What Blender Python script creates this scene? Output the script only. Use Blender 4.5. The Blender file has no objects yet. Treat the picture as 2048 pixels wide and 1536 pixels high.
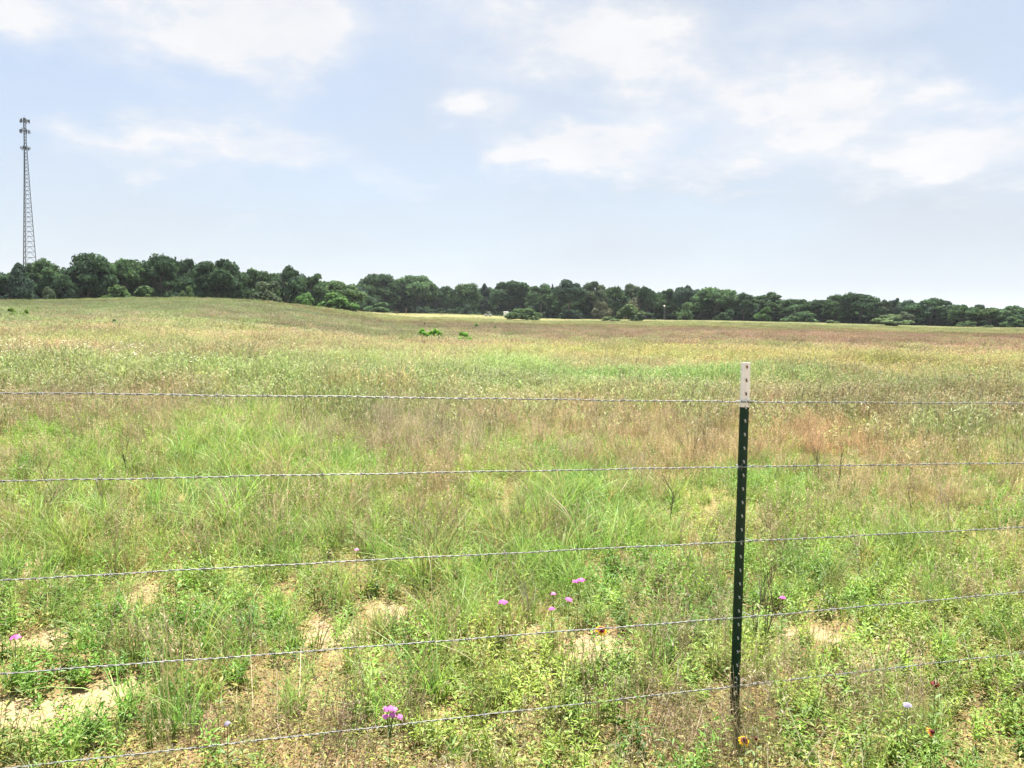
import bpy, math, random
import numpy as np
from mathutils import Vector, Matrix
rng = np.random.default_rng(7)
random.seed(7)
R = math.radians
scene = bpy.context.scene
C = scene.collection

# ------------------------------------------------------------------ camera
F = 1592.0                    # focal length in photo pixels (2048 wide)
EYE = 1.55
T_PITCH, ROLL = 0.072, 0.0145
p = math.atan(T_PITCH)
FW = Vector((0, math.cos(p), -math.sin(p)))
u0 = Vector((0, math.sin(p), math.cos(p))); r0 = Vector((1, 0, 0))
RT = r0*math.cos(ROLL) + u0*math.sin(ROLL)
UP = u0*math.cos(ROLL) - r0*math.sin(ROLL)
cam_data = bpy.data.cameras.new('camera'); cam = bpy.data.objects.new('camera', cam_data); C.objects.link(cam)
cam_data.sensor_width = 36; cam_data.lens = F/2048*36
cam_data.clip_start = 0.05; cam_data.clip_end = 9000
M = Matrix((RT, UP, -FW)).transposed().to_4x4(); M.translation = Vector((0, 0, EYE))
cam.matrix_world = M
scene.camera = cam
scene.render.resolution_x = 1024; scene.render.resolution_y = 768

SUN_EL, SUN_AZ = R(71), R(14)        # azimuth to the right of the view direction (+Y)
EXPOSURE = 1.88
SKY_STRENGTH = 0.052
scene.view_settings.view_transform = 'Standard'
scene.view_settings.look = 'None'
scene.view_settings.exposure = EXPOSURE
scene.view_settings.gamma = 1.0

def ray(px, py):
    d = FW + RT*((px-1024)/F) - UP*((py-768)/F)
    return d
def azel(px, py):
    d = ray(px, py); return math.atan2(d.x, d.y), math.atan2(d.z, math.hypot(d.x, d.y))

# ------------------------------------------------------------------ node helper
class NT:
    def __init__(s, tree): s.t = tree; s.n = tree.nodes; s.l = tree.links
    def new(s, ty, **kw):
        n = s.n.new(ty)
        for k, v in kw.items(): setattr(n, k, v)
        return n
    def put(s, sock, v):
        if isinstance(v, (int, float)): sock.default_value = v
        elif isinstance(v, (tuple, list)): sock.default_value = v
        elif isinstance(v, bpy.types.Node): s.l.new(v.outputs[0], sock)
        else: s.l.new(v, sock)
    def math(s, op, a, b=None, c=None, clamp=False):
        n = s.new('ShaderNodeMath', operation=op, use_clamp=clamp)
        for i, v in enumerate((a, b, c)):
            if v is not None: s.put(n.inputs[i], v)
        return n.outputs[0]
    def mix(s, f, a, b, mode='MIX'):
        n = s.new('ShaderNodeMix', data_type='RGBA', blend_type=mode)
        s.put(n.inputs[0], f); s.put(n.inputs[6], a); s.put(n.inputs[7], b)
        return n.outputs[2]
    def ramp(s, f, stops):
        n = s.new('ShaderNodeValToRGB'); e = n.color_ramp.elements
        e[0].position, e[0].color = stops[0]; e[1].position, e[1].color = stops[-1]
        for po, co in stops[1:-1]:
            k = e.new(po); k.color = co
        s.put(n.inputs[0], f); return n.outputs[0]
    def noise(s, vec, scale, detail=4, rough=.55):
        n = s.new('ShaderNodeTexNoise'); n.inputs['Scale'].default_value = scale
        n.inputs['Detail'].default_value = detail; n.inputs['Roughness'].default_value = rough
        if vec is not None: s.put(n.inputs['Vector'], vec)
        return n.outputs[0]

# ------------------------------------------------------------------ world
W = bpy.data.worlds.new('World'); scene.world = W; W.use_nodes = True
w = NT(W.node_tree); w.n.clear()
out = w.new('ShaderNodeOutputWorld')
sky = w.new('ShaderNodeTexSky', sky_type='NISHITA', sun_disc=False, sun_elevation=SUN_EL, sun_rotation=SUN_AZ)
sky.air_density = 1.0; sky.dust_density = 1.5; sky.ozone_density = 1.6
bg1 = w.new('ShaderNodeBackground'); w.put(bg1.inputs[0], sky.outputs[0]); bg1.inputs[1].default_value = SKY_STRENGTH
tc = w.new('ShaderNodeTexCoord')
nrm = w.new('ShaderNodeVectorMath', operation='NORMALIZE'); w.put(nrm.inputs[0], tc.outputs['Generated'])
sep = w.new('ShaderNodeSeparateXYZ'); w.put(sep.inputs[0], nrm.outputs[0])
AZ = w.math('ARCTAN2', sep.outputs[0], sep.outputs[1])
EL = w.math('ARCSINE', sep.outputs[2])
# cloud-plane coordinates: clouds flatten towards the horizon as real ones do
zz = w.math('ADD', w.math('MAXIMUM', sep.outputs[2], 0.0), 0.22)
cx_ = w.math('DIVIDE', sep.outputs[0], zz); cy_ = w.math('DIVIDE', sep.outputs[1], zz)
cv = w.new('ShaderNodeCombineXYZ'); w.put(cv.inputs[0], cx_); w.put(cv.inputs[1], cy_)
n1 = w.noise(cv, 3.4, 8, .62); n2 = w.noise(cv, 0.9, 3, .5); nw = w.noise(nrm, 7.0, 5, .6); nw2 = w.noise(nrm, 24.0, 4, .6)
wx = w.math('MULTIPLY', w.math('SUBTRACT', nw, .5), .20)
wn = w.noise(cv, 5.0, 4, .6); wy = w.math('MULTIPLY', w.math('SUBTRACT', wn, .5), .10)
AZw = w.math('ADD', AZ, wx); ELw = w.math('ADD', EL, wy)
def blobs(lst):
    acc = None
    for px, py, rx, ry, s in lst:
        a, e = azel(px, py)
        u = w.math('MULTIPLY', w.math('SUBTRACT', AZw, a), F/rx)
        v = w.math('MULTIPLY', w.math('SUBTRACT', ELw, e), F/ry)
        q = w.math('ADD', w.math('MULTIPLY', u, u), w.math('MULTIPLY', v, v))
        g = w.math('MULTIPLY', w.math('EXPONENT', w.math('MULTIPLY', q, -1.0)), s)
        acc = g if acc is None else w.math('ADD', acc, g)
    return acc
white = blobs([(420,30,190,90,1.2),(560,40,120,90,.9),(20,20,90,60,1.3),(1020,30,190,80,1.1),(1380,160,130,60,1.2),(1210,90,160,60,.9),
               (1640,200,150,65,1.2),(950,215,70,28,.7),(210,275,110,32,.75),(500,290,170,45,.85),(270,340,60,20,.5),(1160,285,120,38,1.1),(1010,325,45,22,.8),
               (1320,310,220,60,.9),(1900,310,190,60,1.0),(2040,260,90,40,.8),(1890,180,60,25,.6),(1500,330,60,25,.5),(1650,30,220,40,.4),(460,450,50,20,.4),(790,370,70,25,.35)])
grey = blobs([(1330,60,190,55,1.0),(1300,200,90,25,.6),(1330,375,200,30,.8),(1750,90,240,60,.5),(1900,380,160,22,.5),(480,150,200,30,.2),(1650,260,120,22,.5)])
wsoft = w.math('MULTIPLY', white, w.math('ADD', w.math('MULTIPLY', nw2, .5), w.math('MULTIPLY', w.math('POWER', n1, 2.6), 4.4)))
wm = w.math('MULTIPLY', w.math('SUBTRACT', wsoft, .11), 1.05, clamp=True)
# thin veil everywhere, thicker to the right and towards the horizon
veil = w.math('ADD', w.math('MULTIPLY', AZ, .16), .66)
veil = w.math('ADD', veil, w.math('MULTIPLY', w.math('SUBTRACT', n2, .5), .8))
hz = w.math('EXPONENT', w.math('MULTIPLY', w.math('MAXIMUM', EL, 0.0), -6.0))
veil = w.math('ADD', veil, w.math('MULTIPLY', hz, .26), clamp=True)
veil = w.math('MINIMUM', veil, .96)
gm = w.math('MULTIPLY', w.math('MULTIPLY', grey, w.math('ADD', n1, .25)), .95, clamp=True)
vlo = w.mix(w.math('MULTIPLY', hz, 1.15, clamp=True), (.80, .88, 1.0, 1), (.83, .90, .98, 1))
vcol = w.mix(gm, vlo, (.68, .75, .82, 1))
bgv = w.new('ShaderNodeBackground'); w.put(bgv.inputs[0], vcol); bgv.inputs[1].default_value = 0.212
bgc = w.new('ShaderNodeBackground'); w.put(bgc.inputs[0], w.mix(w.math('MULTIPLY', w.math('SUBTRACT', w.math('ADD', w.math('MULTIPLY', n1, .6), w.math('MULTIPLY', nw, .4)), .36), 3.2, clamp=True), (.86, .90, .97, 1), (1.06, 1.05, 1.05, 1))); bgc.inputs[1].default_value = 0.246
m1 = w.new('ShaderNodeMixShader'); w.put(m1.inputs[0], veil); w.l.new(bg1.outputs[0], m1.inputs[1]); w.l.new(bgv.outputs[0], m1.inputs[2])
m2 = w.new('ShaderNodeMixShader'); w.put(m2.inputs[0], wm); w.l.new(m1.outputs[0], m2.inputs[1]); w.l.new(bgc.outputs[0], m2.inputs[2])
w.l.new(m2.outputs[0], out.inputs[0])

# ------------------------------------------------------------------ sun
sd = bpy.data.lights.new('sun', 'SUN'); sd.energy = 5.0; sd.angle = R(1.4); sd.color = (1.0, .95, .87)
so = bpy.data.objects.new('sun', sd); C.objects.link(so); so.location = (20, 60, 90)
sdir = Vector((math.sin(SUN_AZ)*math.cos(SUN_EL), math.cos(SUN_AZ)*math.cos(SUN_EL), math.sin(SUN_EL)))
so.rotation_euler = sdir.to_track_quat('Z', 'Y').to_euler()

# ------------------------------------------------------------------ numeric noise + terrain
def hash2(ix, iy, seed):
    h = (ix.astype(np.int64)*374761393 + iy.astype(np.int64)*668265263 + seed*1442695041) & 0xffffffff
    h = ((h ^ (h >> 13))*1274126177) & 0xffffffff
    h = h ^ (h >> 16)
    return (h & 0xffffff)/float(0xffffff)
def vnoise(x, y, seed=0):
    ix = np.floor(x); iy = np.floor(y); fx = x-ix; fy = y-iy
    fx = fx*fx*(3-2*fx); fy = fy*fy*(3-2*fy)
    a = hash2(ix, iy, seed); b = hash2(ix+1, iy, seed); c = hash2(ix, iy+1, seed); d = hash2(ix+1, iy+1, seed)
    return (a*(1-fx)+b*fx)*(1-fy) + (c*(1-fx)+d*fx)*fy
def fbm(x, y, s, seed=0, o=3):
    t = 0; a = .5; f = 1/s; n = 0
    for k in range(o):
        t = t + a*vnoise(x*f+17.3*k, y*f-9.1*k, seed+k); n += a; a *= .5; f *= 2.1
    return t/n
EDGE = [(-900,604,130),(0,601,130),(100,601,130),(200,599,130),(330,597,130),(430,598,130),(500,601,135),(600,610,150),(700,623,190),
        (800,627,310),(850,627,330),(900,628,330),(950,629.5,330),(1000,632,325),(1060,637,290),(1200,639,270),(1400,641,262),(1500,643,260),(1700,648,255),(1900,654,250),(2048,656,250),(2900,668,250)]
ta, tz, tD, tdrop = [], [], [], []
for px, ye, Dc in EDGE:
    a, e = azel(px, ye); ta.append(a); tz.append(EYE + Dc*math.tan(e)); tD.append(Dc); tdrop.append(2.2 if px < 650 else (1.2 if px < 750 else 0))
ta, tz, tD, tdrop = map(np.array, (ta, tz, tD, tdrop))
def H(x, y):
    x = np.asarray(x, float); y = np.asarray(y, float)
    D = np.hypot(x, y); az = np.arctan2(x, y)
    zc = np.interp(az, ta, tz); Dc = np.interp(az, ta, tD); dr = np.interp(az, ta, tdrop)
    t = np.minimum(D/Dc, 1)
    z = zc*t**1.4
    s = np.clip((D-Dc)/60, 0, 1); s = s*s*(3-2*s)
    z = z - dr*s
    z = z - 0.0225*(x-.94)*np.exp(-(D/18)**2)
    z = z + (fbm(x, y, 9.0, 3, 2)-.5)*.22*np.clip((D-5)/25, 0, 1)
    z = z + (fbm(x, y, .55, 11, 3)-.5)*.06*np.exp(-(D/14)**2)
    return z
def h1(x, y): return float(H(np.array([x]), np.array([y]))[0])
def hit(px, py, lift=0.0):
    d = ray(px, py); ts = np.concatenate([np.arange(1.5, 30, .02), np.arange(30, 420, .3)])
    X = d.x*ts; Y = d.y*ts; Z = EYE + d.z*ts
    below = Z - (H(X, Y)+lift) < 0
    i = int(np.argmax(below)) if below.any() else len(ts)-1
    return float(X[i]), float(Y[i]), float(Z[i])-lift
def at_dist(px, D, py=640):
    """ground point on the bearing of a photo column, D metres away"""
    a, _ = azel(px, py); x = math.sin(a)*D; y = math.cos(a)*D
    return x, y, h1(x, y)

def lin(c):
    c = np.array(c, float)/255
    return np.where(c <= .04045, c/12.92, ((c+.055)/1.055)**2.4)

# ------------------------------------------------------------------ object helpers
def tag(o, label=None, cat=None, group=None, kind=None):
    if label: o['label'] = label
    if cat: o['category'] = cat
    if group: o['group'] = group
    if kind: o['kind'] = kind
    return o
def empty(name, loc, rz=0.0, parent=None):
    o = bpy.data.objects.new(name, None); C.objects.link(o); o.location = loc; o.rotation_euler = (0, 0, rz)
    o.empty_display_size = .2
    return o
def mesh_np(name, V, faces, col=None, smooth=False, mats=None, midx=None):
    me = bpy.data.meshes.new(name)
    V = np.asarray(V, np.float32)
    if isinstance(faces, np.ndarray):
        k = faces.shape[1]; nf = len(faces)
        me.vertices.add(len(V)); me.vertices.foreach_set('co', V.ravel())
        me.loops.add(nf*k); me.loops.foreach_set('vertex_index', faces.astype(np.int32).ravel())
        me.polygons.add(nf); me.polygons.foreach_set('loop_start', np.arange(0, nf*k, k, dtype=np.int32))
        me.polygons.foreach_set('loop_total', np.full(nf, k, np.int32))
        me.update(calc_edges=True)
    else:
        me.from_pydata([tuple(v) for v in V], [], faces); me.update()
    if col is not None:
        a = me.attributes.new('Col', 'FLOAT_COLOR', 'POINT')
        cc = np.ones((len(V), 4), np.float32); cc[:, :3] = col
        a.data.foreach_set('color', cc.ravel())
    if smooth: me.polygons.foreach_set('use_smooth', np.ones(len(me.polygons), bool))
    for m in (mats or []): me.materials.append(m)
    if midx is not None: me.polygons.foreach_set('material_index', np.asarray(midx, np.int32))
    return me
def link(name, me, parent=None, loc=None):
    o = bpy.data.objects.new(name, me); C.objects.link(o)
    if parent: o.parent = parent
    if loc is not None: o.location = loc
    return o
class MB:
    """collects tubes and boxes into one mesh"""
    def __init__(s): s.v = []; s.f = []; s.c = []
    def add(s, V, Fc, col=(1,1,1)):
        b = len(s.v); s.v += [tuple(v) for v in V]; s.f += [tuple(i+b for i in f) for f in Fc]; s.c += [col]*len(V)
    def tube(s, pts, rad, n=6, col=(1,1,1), caps=True):
        pts = [Vector(q) for q in pts]
        if isinstance(rad, (int, float)): rad = [rad]*len(pts)
        V = []; ref = None
        for i, q in enumerate(pts):
            t = (pts[min(i+1, len(pts)-1)]-pts[max(i-1, 0)])
            if t.length < 1e-9: t = Vector((0, 0, 1))
            t.normalize()
            if ref is None: ref = Vector((1, 0, 0)) if abs(t.x) < .9 else Vector((0, 1, 0))
            a = (ref - t*ref.dot(t)).normalized(); b = t.cross(a); ref = a
            for k in range(n):
                th = 2*math.pi*k/n
                V.append(q + (a*math.cos(th)+b*math.sin(th))*rad[i])
        Fc = [(i*n+k, i*n+(k+1) % n, (i+1)*n+(k+1) % n, (i+1)*n+k) for i in range(len(pts)-1) for k in range(n)]
        if caps: Fc += [tuple(reversed(range(n))), tuple((len(pts)-1)*n+k for k in range(n))]
        s.add(V, Fc, col)
    def box(s, c, d, col=(1,1,1), rot=None):
        c = Vector(c); V = []
        for z in (-.5, .5):
            for x, y in ((-.5,-.5),(.5,-.5),(.5,.5),(-.5,.5)):
                q = Vector((x*d[0], y*d[1], z*d[2]))
                if rot is not None: q = rot @ q
                V.append(c+q)
        s.add(V, [(3,2,1,0),(4,5,6,7),(0,1,5,4),(1,2,6,5),(2,3,7,6),(3,0,4,7)], col)
    def prism(s, outline, z0, z1, col=(1,1,1)):
        n = len(outline); V = [(x, y, z0) for x, y in outline]+[(x, y, z1) for x, y in outline]
        s.add(V, [tuple(reversed(range(n))), tuple(range(n, 2*n))]+[(k, (k+1) % n, (k+1) % n+n, k+n) for k in range(n)], col)
    def build(s, name, mat, parent=None, smooth=False, loc=None):
        me = mesh_np(name, np.array(s.v), s.f, col=np.array(s.c), smooth=smooth, mats=[mat])
        return link(name, me, parent, loc)

# ------------------------------------------------------------------ materials
def new_mat(name):
    m = bpy.data.materials.new(name); m.use_nodes = True; t = NT(m.node_tree)
    b = t.n.get('Principled BSDF'); o = t.n.get('Material Output'); return m, t, b, o
def leaf_mat(name, transl=.45, rough=.6, inst=True, objcol=False, spec=.3):
    m, t, b, o = new_mat(name)
    a = t.new('ShaderNodeAttribute', attribute_name='Col'); col = a.outputs['Color']
    if inst:
        i = t.new('ShaderNodeAttribute', attribute_name='tint', attribute_type='INSTANCER')
        col = t.mix(1.0, col, i.outputs['Color'], 'MULTIPLY')
    if objcol:
        i = t.new('ShaderNodeObjectInfo'); col = t.mix(1.0, col, i.outputs['Color'], 'MULTIPLY')
    t.put(b.inputs['Base Color'], col); b.inputs['Roughness'].default_value = rough
    b.inputs['Specular IOR Level'].default_value = spec
    tr = t.new('ShaderNodeBsdfTranslucent')
    tcol = t.mix(1.0, col, (1.0, 1.02, .80, 1), 'MULTIPLY')
    t.put(tr.inputs[0], tcol)
    mx = t.new('ShaderNodeMixShader'); mx.inputs[0].default_value = transl
    t.l.new(b.outputs[0], mx.inputs[1]); t.l.new(tr.outputs[0], mx.inputs[2]); t.l.new(mx.outputs[0], o.inputs[0])
    return m
def simple_mat(name, col, rough=.6, metal=0.0, var=.12, scale=8.0, spec=.5, bump=0.0):
    m, t, b, o = new_mat(name)
    tcn = t.new('ShaderNodeTexCoord'); n = t.noise(tcn.outputs['Object'], scale, 5, .6)
    lo = tuple(c*(1-var*2) for c in col)+(1,); hi = tuple(min(1, c*(1+var*2)) for c in col)+(1,)
    t.put(b.inputs['Base Color'], t.ramp(n, [(.3, lo), (.7, hi)]))
    b.inputs['Roughness'].default_value = rough; b.inputs['Metallic'].default_value = metal
    b.inputs['Specular IOR Level'].default_value = spec
    if bump:
        bn = t.new('ShaderNodeBump'); bn.inputs['Strength'].default_value = bump; t.put(bn.inputs['Height'], n)
        t.l.new(bn.outputs[0], b.inputs['Normal'])
    return m
MG = leaf_mat('plant_tissue', spec=.32, rough=.5)
MGO = leaf_mat('plant_tissue_single', inst=False, transl=.3)
MCROWN = leaf_mat('tree_foliage', transl=.38, inst=False, objcol=True, rough=.85, spec=.06)
MCROWNI = leaf_mat('woodland_foliage', transl=.38, inst=True, rough=.85, spec=.06)
MBARK = simple_mat('bark', (.085, .08, .07), .9, var=.25, scale=3, bump=.3)

# ------------------------------------------------------------------ zones of the field, as places on the ground
def zone(px, py, rx, ry, lift=0.0):
    x, y, z = hit(px, py, lift); D = math.hypot(x, y); a = math.atan2(x, y)
    x2, y2, _ = hit(px, py-ry, lift)
    D1 = math.hypot(*hit(px, py+ry, lift)[:2]); D2 = math.hypot(x2, y2)
    return x, y, max(D*rx/F, .05), max((D2-D1)/2, .05), a
def zmask(z, X, Y, soft=True):
    x, y, rx, ry, a = z
    dx = X-x; dy = Y-y; u = (dx*math.cos(a)-dy*math.sin(a))/rx; v = (dx*math.sin(a)+dy*math.cos(a))/ry
    return np.exp(-(u*u+v*v))
def prep(lst, lift=0.0): return [(zone(*r[:4], lift),)+tuple(r[4:]) for r in lst]
# (px, py, rx, ry, look, weight)
TALL = prep([(-200,612,700,16,(150,160,116),2.2),(350,612,420,16,(150,160,116),2.8),(330,606,120,6,(128,165,92),1.2),(560,632,170,9,(158,138,120),2.0),(150,645,320,9,(160,138,118),2.0),
    (120,658,170,6,(146,162,92),1.4),(650,645,260,10,(160,156,118),1.0),(1000,652,260,8,(168,138,126),2.4),(1500,668,640,15,(180,142,126),2.6),
    (1920,684,280,18,(184,142,122),2.4),(1350,645,700,5,(185,190,140),1.3),(900,633,170,4,(216,214,158),3.0),(700,686,700,14,(200,172,132),1.7),
    (250,685,400,15,(200,168,132),1.8),(740,655,120,5,(160,178,110),1.0),(1300,692,500,8,(186,178,122),1.0),(1620,722,480,13,(214,204,122),2.0),(1150,710,230,10,(205,190,125),1.2),
    (1350,756,310,12,(136,202,96),2.0),(700,752,330,20,(172,194,118),1.3),(200,732,300,18,(188,184,126),1.4),(1900,762,250,22,(165,190,105),1.2),
    (470,780,200,14,(168,190,112),.8),(1550,700,300,8,(178,172,110),.9),(1650,745,160,8,(190,170,118),.9),(450,712,260,8,(170,165,115),.9)], .22)
GREEN = prep([(560,1010,220,110,0,1.2),(470,870,110,50,0,1.2),(1150,1020,150,90,0,1.2),(1250,762,350,22,0,1.5),(600,760,260,25,0,.8),(1560,1010,70,70,0,.6),
    (1830,1120,110,60,0,1.0),(1960,1440,150,110,0,1.3),(1740,1440,160,80,0,1.0),(640,1340,60,70,0,.8),(380,1400,80,80,0,.8),(900,1340,80,90,0,.7),(1000,1130,200,60,0,.5),
    (200,960,120,60,0,.4),(90,1110,110,60,0,.9),(1980,860,140,60,0,.6),(950,1480,120,60,0,.8),(860,1180,70,80,0,.7)])
DRY = prep([(830,850,130,45,(178,160,138),1.6),(160,812,190,32,(182,158,128),1.4),(1180,832,170,38,(202,166,128),1.5),(850,985,75,42,(198,158,122),1.4),(1640,892,150,42,(204,158,116),1.8),
    (1350,930,110,55,(200,170,122),1.3),(1870,985,190,60,(200,172,128),1.2),(1510,1410,170,65,(204,180,138),2.0),(1700,1390,90,45,(205,184,145),1.3),(1330,1480,170,60,(198,172,130),1.4),
    (720,1490,200,55,(198,172,136),1.6),(280,1480,170,50,(196,170,132),1.4),(1540,825,70,30,(190,158,125),1.3),(1300,880,200,30,(190,165,128),.9),(960,800,250,18,(190,170,125),.8),(330,830,120,30,(190,165,122),.6),
    (1150,1090,120,30,(192,166,122),.5),(480,1140,110,30,(190,160,118),.6),(1000,1180,60,50,(185,150,120),.5),(700,880,90,30,(188,168,130),.7)])
FORB = prep([(1000,905,160,38,0,1.6),(300,1290,260,55,0,1.5),(1250,1190,170,60,0,1.2),(1700,1200,270,70,0,1.3),(150,1230,200,60,0,1.0),(1900,1390,120,60,0,1.2),(1400,1330,200,80,0,1.1),(1150,1430,170,80,0,1.0),
    (100,900,120,50,0,.8),(1650,1080,150,60,0,1.1),(120,1470,130,60,0,1.1),(750,960,60,60,0,.6),(1650,960,110,30,0,.9),(450,1200,120,60,0,.9),(2000,1200,100,120,0,1.0),(800,1330,150,80,0,.8)])
SAND = prep([(270,1200,65,13,0,1.4),(640,1285,60,40,0,1.5),(785,1225,60,28,0,1.6),(210,1395,120,28,0,1.4),(30,1425,70,40,0,1.5),(50,1300,60,34,0,1.4),(1190,1290,90,24,0,1.3),(1620,1262,70,20,0,1.3),
    (910,1155,28,40,0,1.0),(1720,922,90,6,0,1.2),(1500,925,60,5,0,.6),(160,1053,40,14,0,1.2),(40,1040,40,10,0,1.1),(1340,1170,50,18,0,.6),(300,1070,40,12,0,.8),(1060,1350,40,20,0,.8),(1175,1150,25,30,0,.8),
    (1830,850,60,6,0,.7),(1690,870,40,5,0,.7),(430,1340,60,30,0,.5),(1800,1195,60,8,0,.5)])
def field(lst, X, Y):
    t = np.zeros_like(X)
    for r in lst: t = t + zmask(r[0], X, Y)*r[-1]
    return t
def tallcol(X, Y):
    base = lin((178, 176, 124)); acc = np.zeros((len(X), 3)) + base*.25; ws = np.full(len(X), .25)
    wob = (fbm(X, Y, 6, 41, 3)-.5); D = np.hypot(X, Y)
    k = 1+wob*.18*np.clip(D/50, 0, 1)
    Xw = X*k; Yw = Y*k
    for z, c, s in TALL:
        m = zmask(z, Xw, Yw)*s; acc += lin(c)*m[:, None]; ws += m
    for z, c, s in DRY:
        m = zmask(z, Xw, Yw)*s*.7; acc += lin(c)*m[:, None]; ws += m
    g = field(GREEN[3:5], Xw, Yw)*.5; acc += lin((150, 200, 105))*g[:, None]; ws += g
    return acc/ws[:, None]

# ------------------------------------------------------------------ ground sheet
mg, t, b, o = new_mat('sandy_soil')
a = t.new('ShaderNodeAttribute', attribute_name='Col')
geo = t.new('ShaderNodeNewGeometry')
nA = t.noise(geo.outputs['Position'], 14, 6, .65); nB = t.noise(geo.outputs['Position'], 160, 3, .6); nC = t.noise(geo.outputs['Position'], 2.2, 4, .6)
f1 = t.ramp(nA, [(.32, (.72, .70, .66, 1)), (.62, (1.12, 1.1, 1.05, 1))])
f2 = t.ramp(nB, [(.3, (.78, .76, .74, 1)), (.7, (1.12, 1.1, 1.08, 1))])
c1 = t.mix(1.0, a.outputs['Color'], f1, 'MULTIPLY'); c2 = t.mix(1.0, c1, f2, 'MULTIPLY')
t.put(b.inputs['Base Color'], c2); b.inputs['Roughness'].default_value = .95; b.inputs['Specular IOR Level'].default_value = .1
bn = t.new('ShaderNodeBump'); bn.inputs['Strength'].default_value = .5; bn.inputs['Distance'].default_value = .02
t.put(bn.inputs['Height'], t.math('ADD', nA, t.math('MULTIPLY', nB, .25))); t.l.new(bn.outputs[0], b.inputs['Normal'])
aa = np.concatenate([np.linspace(-.85, .85, 520), np.linspace(.85, 2*math.pi-.85, 60)[1:-1]])
rr = np.concatenate([[.3], np.exp(np.linspace(math.log(.9), math.log(420), 560)), np.exp(np.linspace(math.log(450), math.log(6000), 24))])
A, Rr = np.meshgrid(aa, rr); GX = (np.sin(A)*Rr).ravel(); GY = (np.cos(A)*Rr).ravel()
GZ = H(GX, GY)
na, nr = len(aa), len(rr)
i = np.arange(nr-1)[:, None]*na; j = np.arange(na)[None, :]; j2 = (j+1) % na
quads = np.stack([(i+j), (i+j2), (i+na+j2), (i+na+j)], -1).reshape(-1, 4)[:, ::-1]
sm = field(SAND, GX + (fbm(GX, GY, .25, 77)-.5)*.35, GY + (fbm(GX, GY, .3, 78)-.5)*.5)
sm = np.clip((sm + (fbm(GX, GY, .3, 5)-.5)*1.1 - .62)*3.0, 0, 1)
patch = np.clip((fbm(GX, GY, .9, 21)-.56)*6, 0, 1)*.55
GD = np.hypot(GX, GY)
litter = lin((165, 142, 106))*.52; sandc = lin((228, 200, 164))*.43; pale = lin((205, 180, 138))*.62
gc = litter[None]*(1-patch[:, None]) + pale[None]*patch[:, None]
gc = gc*(1-sm[:, None]) + sandc[None]*sm[:, None]
far = np.clip((GD-14)/22, 0, 1)[:, None]
tc_ = tallcol(GX, GY)*.55; _l = (tc_ @ np.array([.25, .6, .15]))[:, None]; tc_ = _l+(tc_-_l)*.8
gc = gc*(1-far) + tc_*far
me = mesh_np('ground', np.stack([GX, GY, GZ], 1), quads, col=gc, smooth=True, mats=[mg])
ground = link('ground', me); tag(ground, kind='structure')

# ------------------------------------------------------------------ plant meshes (prototypes kept out of the scene)
def blades(n, h, width, lean, spread, seg=3, c0=(.5,.55,.3), c1=(1,1,1), jit=.25, curl=2.0, cdir=None):
    """n grass blades; returns V, quads, colours (multipliers around 1)"""
    az = rng.uniform(0, 2*np.pi, n); r = spread*np.sqrt(rng.random(n)); ba = rng.uniform(0, 2*np.pi, n)
    bx = r*np.cos(ba); by = r*np.sin(ba)
    hh = h*rng.uniform(.45, 1.1, n); ln = lean*rng.uniform(.2, 1.5, n); wd = width*rng.uniform(.6, 1.3, n)
    if cdir is not None: az = cdir + rng.normal(0, .7, n)
    pa = rng.uniform(0, np.pi, n)
    V = np.zeros((n, seg+1, 2, 3)); Cc = np.zeros((n, seg+1, 2, 3))
    j = 1 + rng.uniform(-jit, jit, (n, 1)) * np.array([[1, .7, 1]])
    j = j * (1 + rng.uniform(-.08, .08, (n, 3)))
    for k in range(seg+1):
        t = k/seg; off = hh*ln*t**curl; z = hh*(t - .45*np.minimum(ln, 1.2)*t**3*.6)
        x = bx+np.cos(az)*off; y = by+np.sin(az)*off; ww = wd*.5*(1-t**1.6)+.0004
        V[:, k, 0] = np.stack([x-np.cos(pa)*ww, y-np.sin(pa)*ww, z], 1)
        V[:, k, 1] = np.stack([x+np.cos(pa)*ww, y+np.sin(pa)*ww, z], 1)
        cc = np.array(c0)*(1-t)+np.array(c1)*t
        Cc[:, k, 0] = Cc[:, k, 1] = cc[None]*j
    idx = np.arange(n*(seg+1)*2).reshape(n, seg+1, 2)
    Q = np.stack([idx[:, :-1, 0], idx[:, :-1, 1], idx[:, 1:, 1], idx[:, 1:, 0]], -1).reshape(-1, 4)
    return V.reshape(-1, 3), Q, Cc.reshape(-1, 3)
def leaves(P, Dn, ln, wd, col, fold=.25):
    """folded lance-shaped leaves: base P, direction Dn"""
    n = len(P); Dn = Dn/np.linalg.norm(Dn, axis=1, keepdims=True)
    up = np.tile([0, 0, 1.0], (n, 1)) + rng.normal(0, .25, (n, 3)); side = np.cross(Dn, up); side /= np.linalg.norm(side, axis=1, keepdims=True)+1e-9
    nm = np.cross(side, Dn); L = ln[:, None]; Wd = wd[:, None]
    mid = P+Dn*L*.45
    V = np.stack([P, mid-side*Wd/2+nm*Wd*fold, P+Dn*L-nm*L*.15, mid+side*Wd/2+nm*Wd*fold], 1)
    idx = np.arange(n*4).reshape(n, 4)
    T = np.concatenate([idx[:, [0, 1, 2, 2]], idx[:, [0, 2, 3, 3]]])
    # as quads via midpoint on the spine
    V5 = np.concatenate([V, (P+Dn*L*.5)[:, None]], 1); idx = np.arange(n*5).reshape(n, 5)
    Q = np.concatenate([idx[:, [0, 1, 2, 4]], idx[:, [0, 4, 2, 3]]])
    return V5.reshape(-1, 3), Q, np.repeat(col, 5, axis=0)
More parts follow.
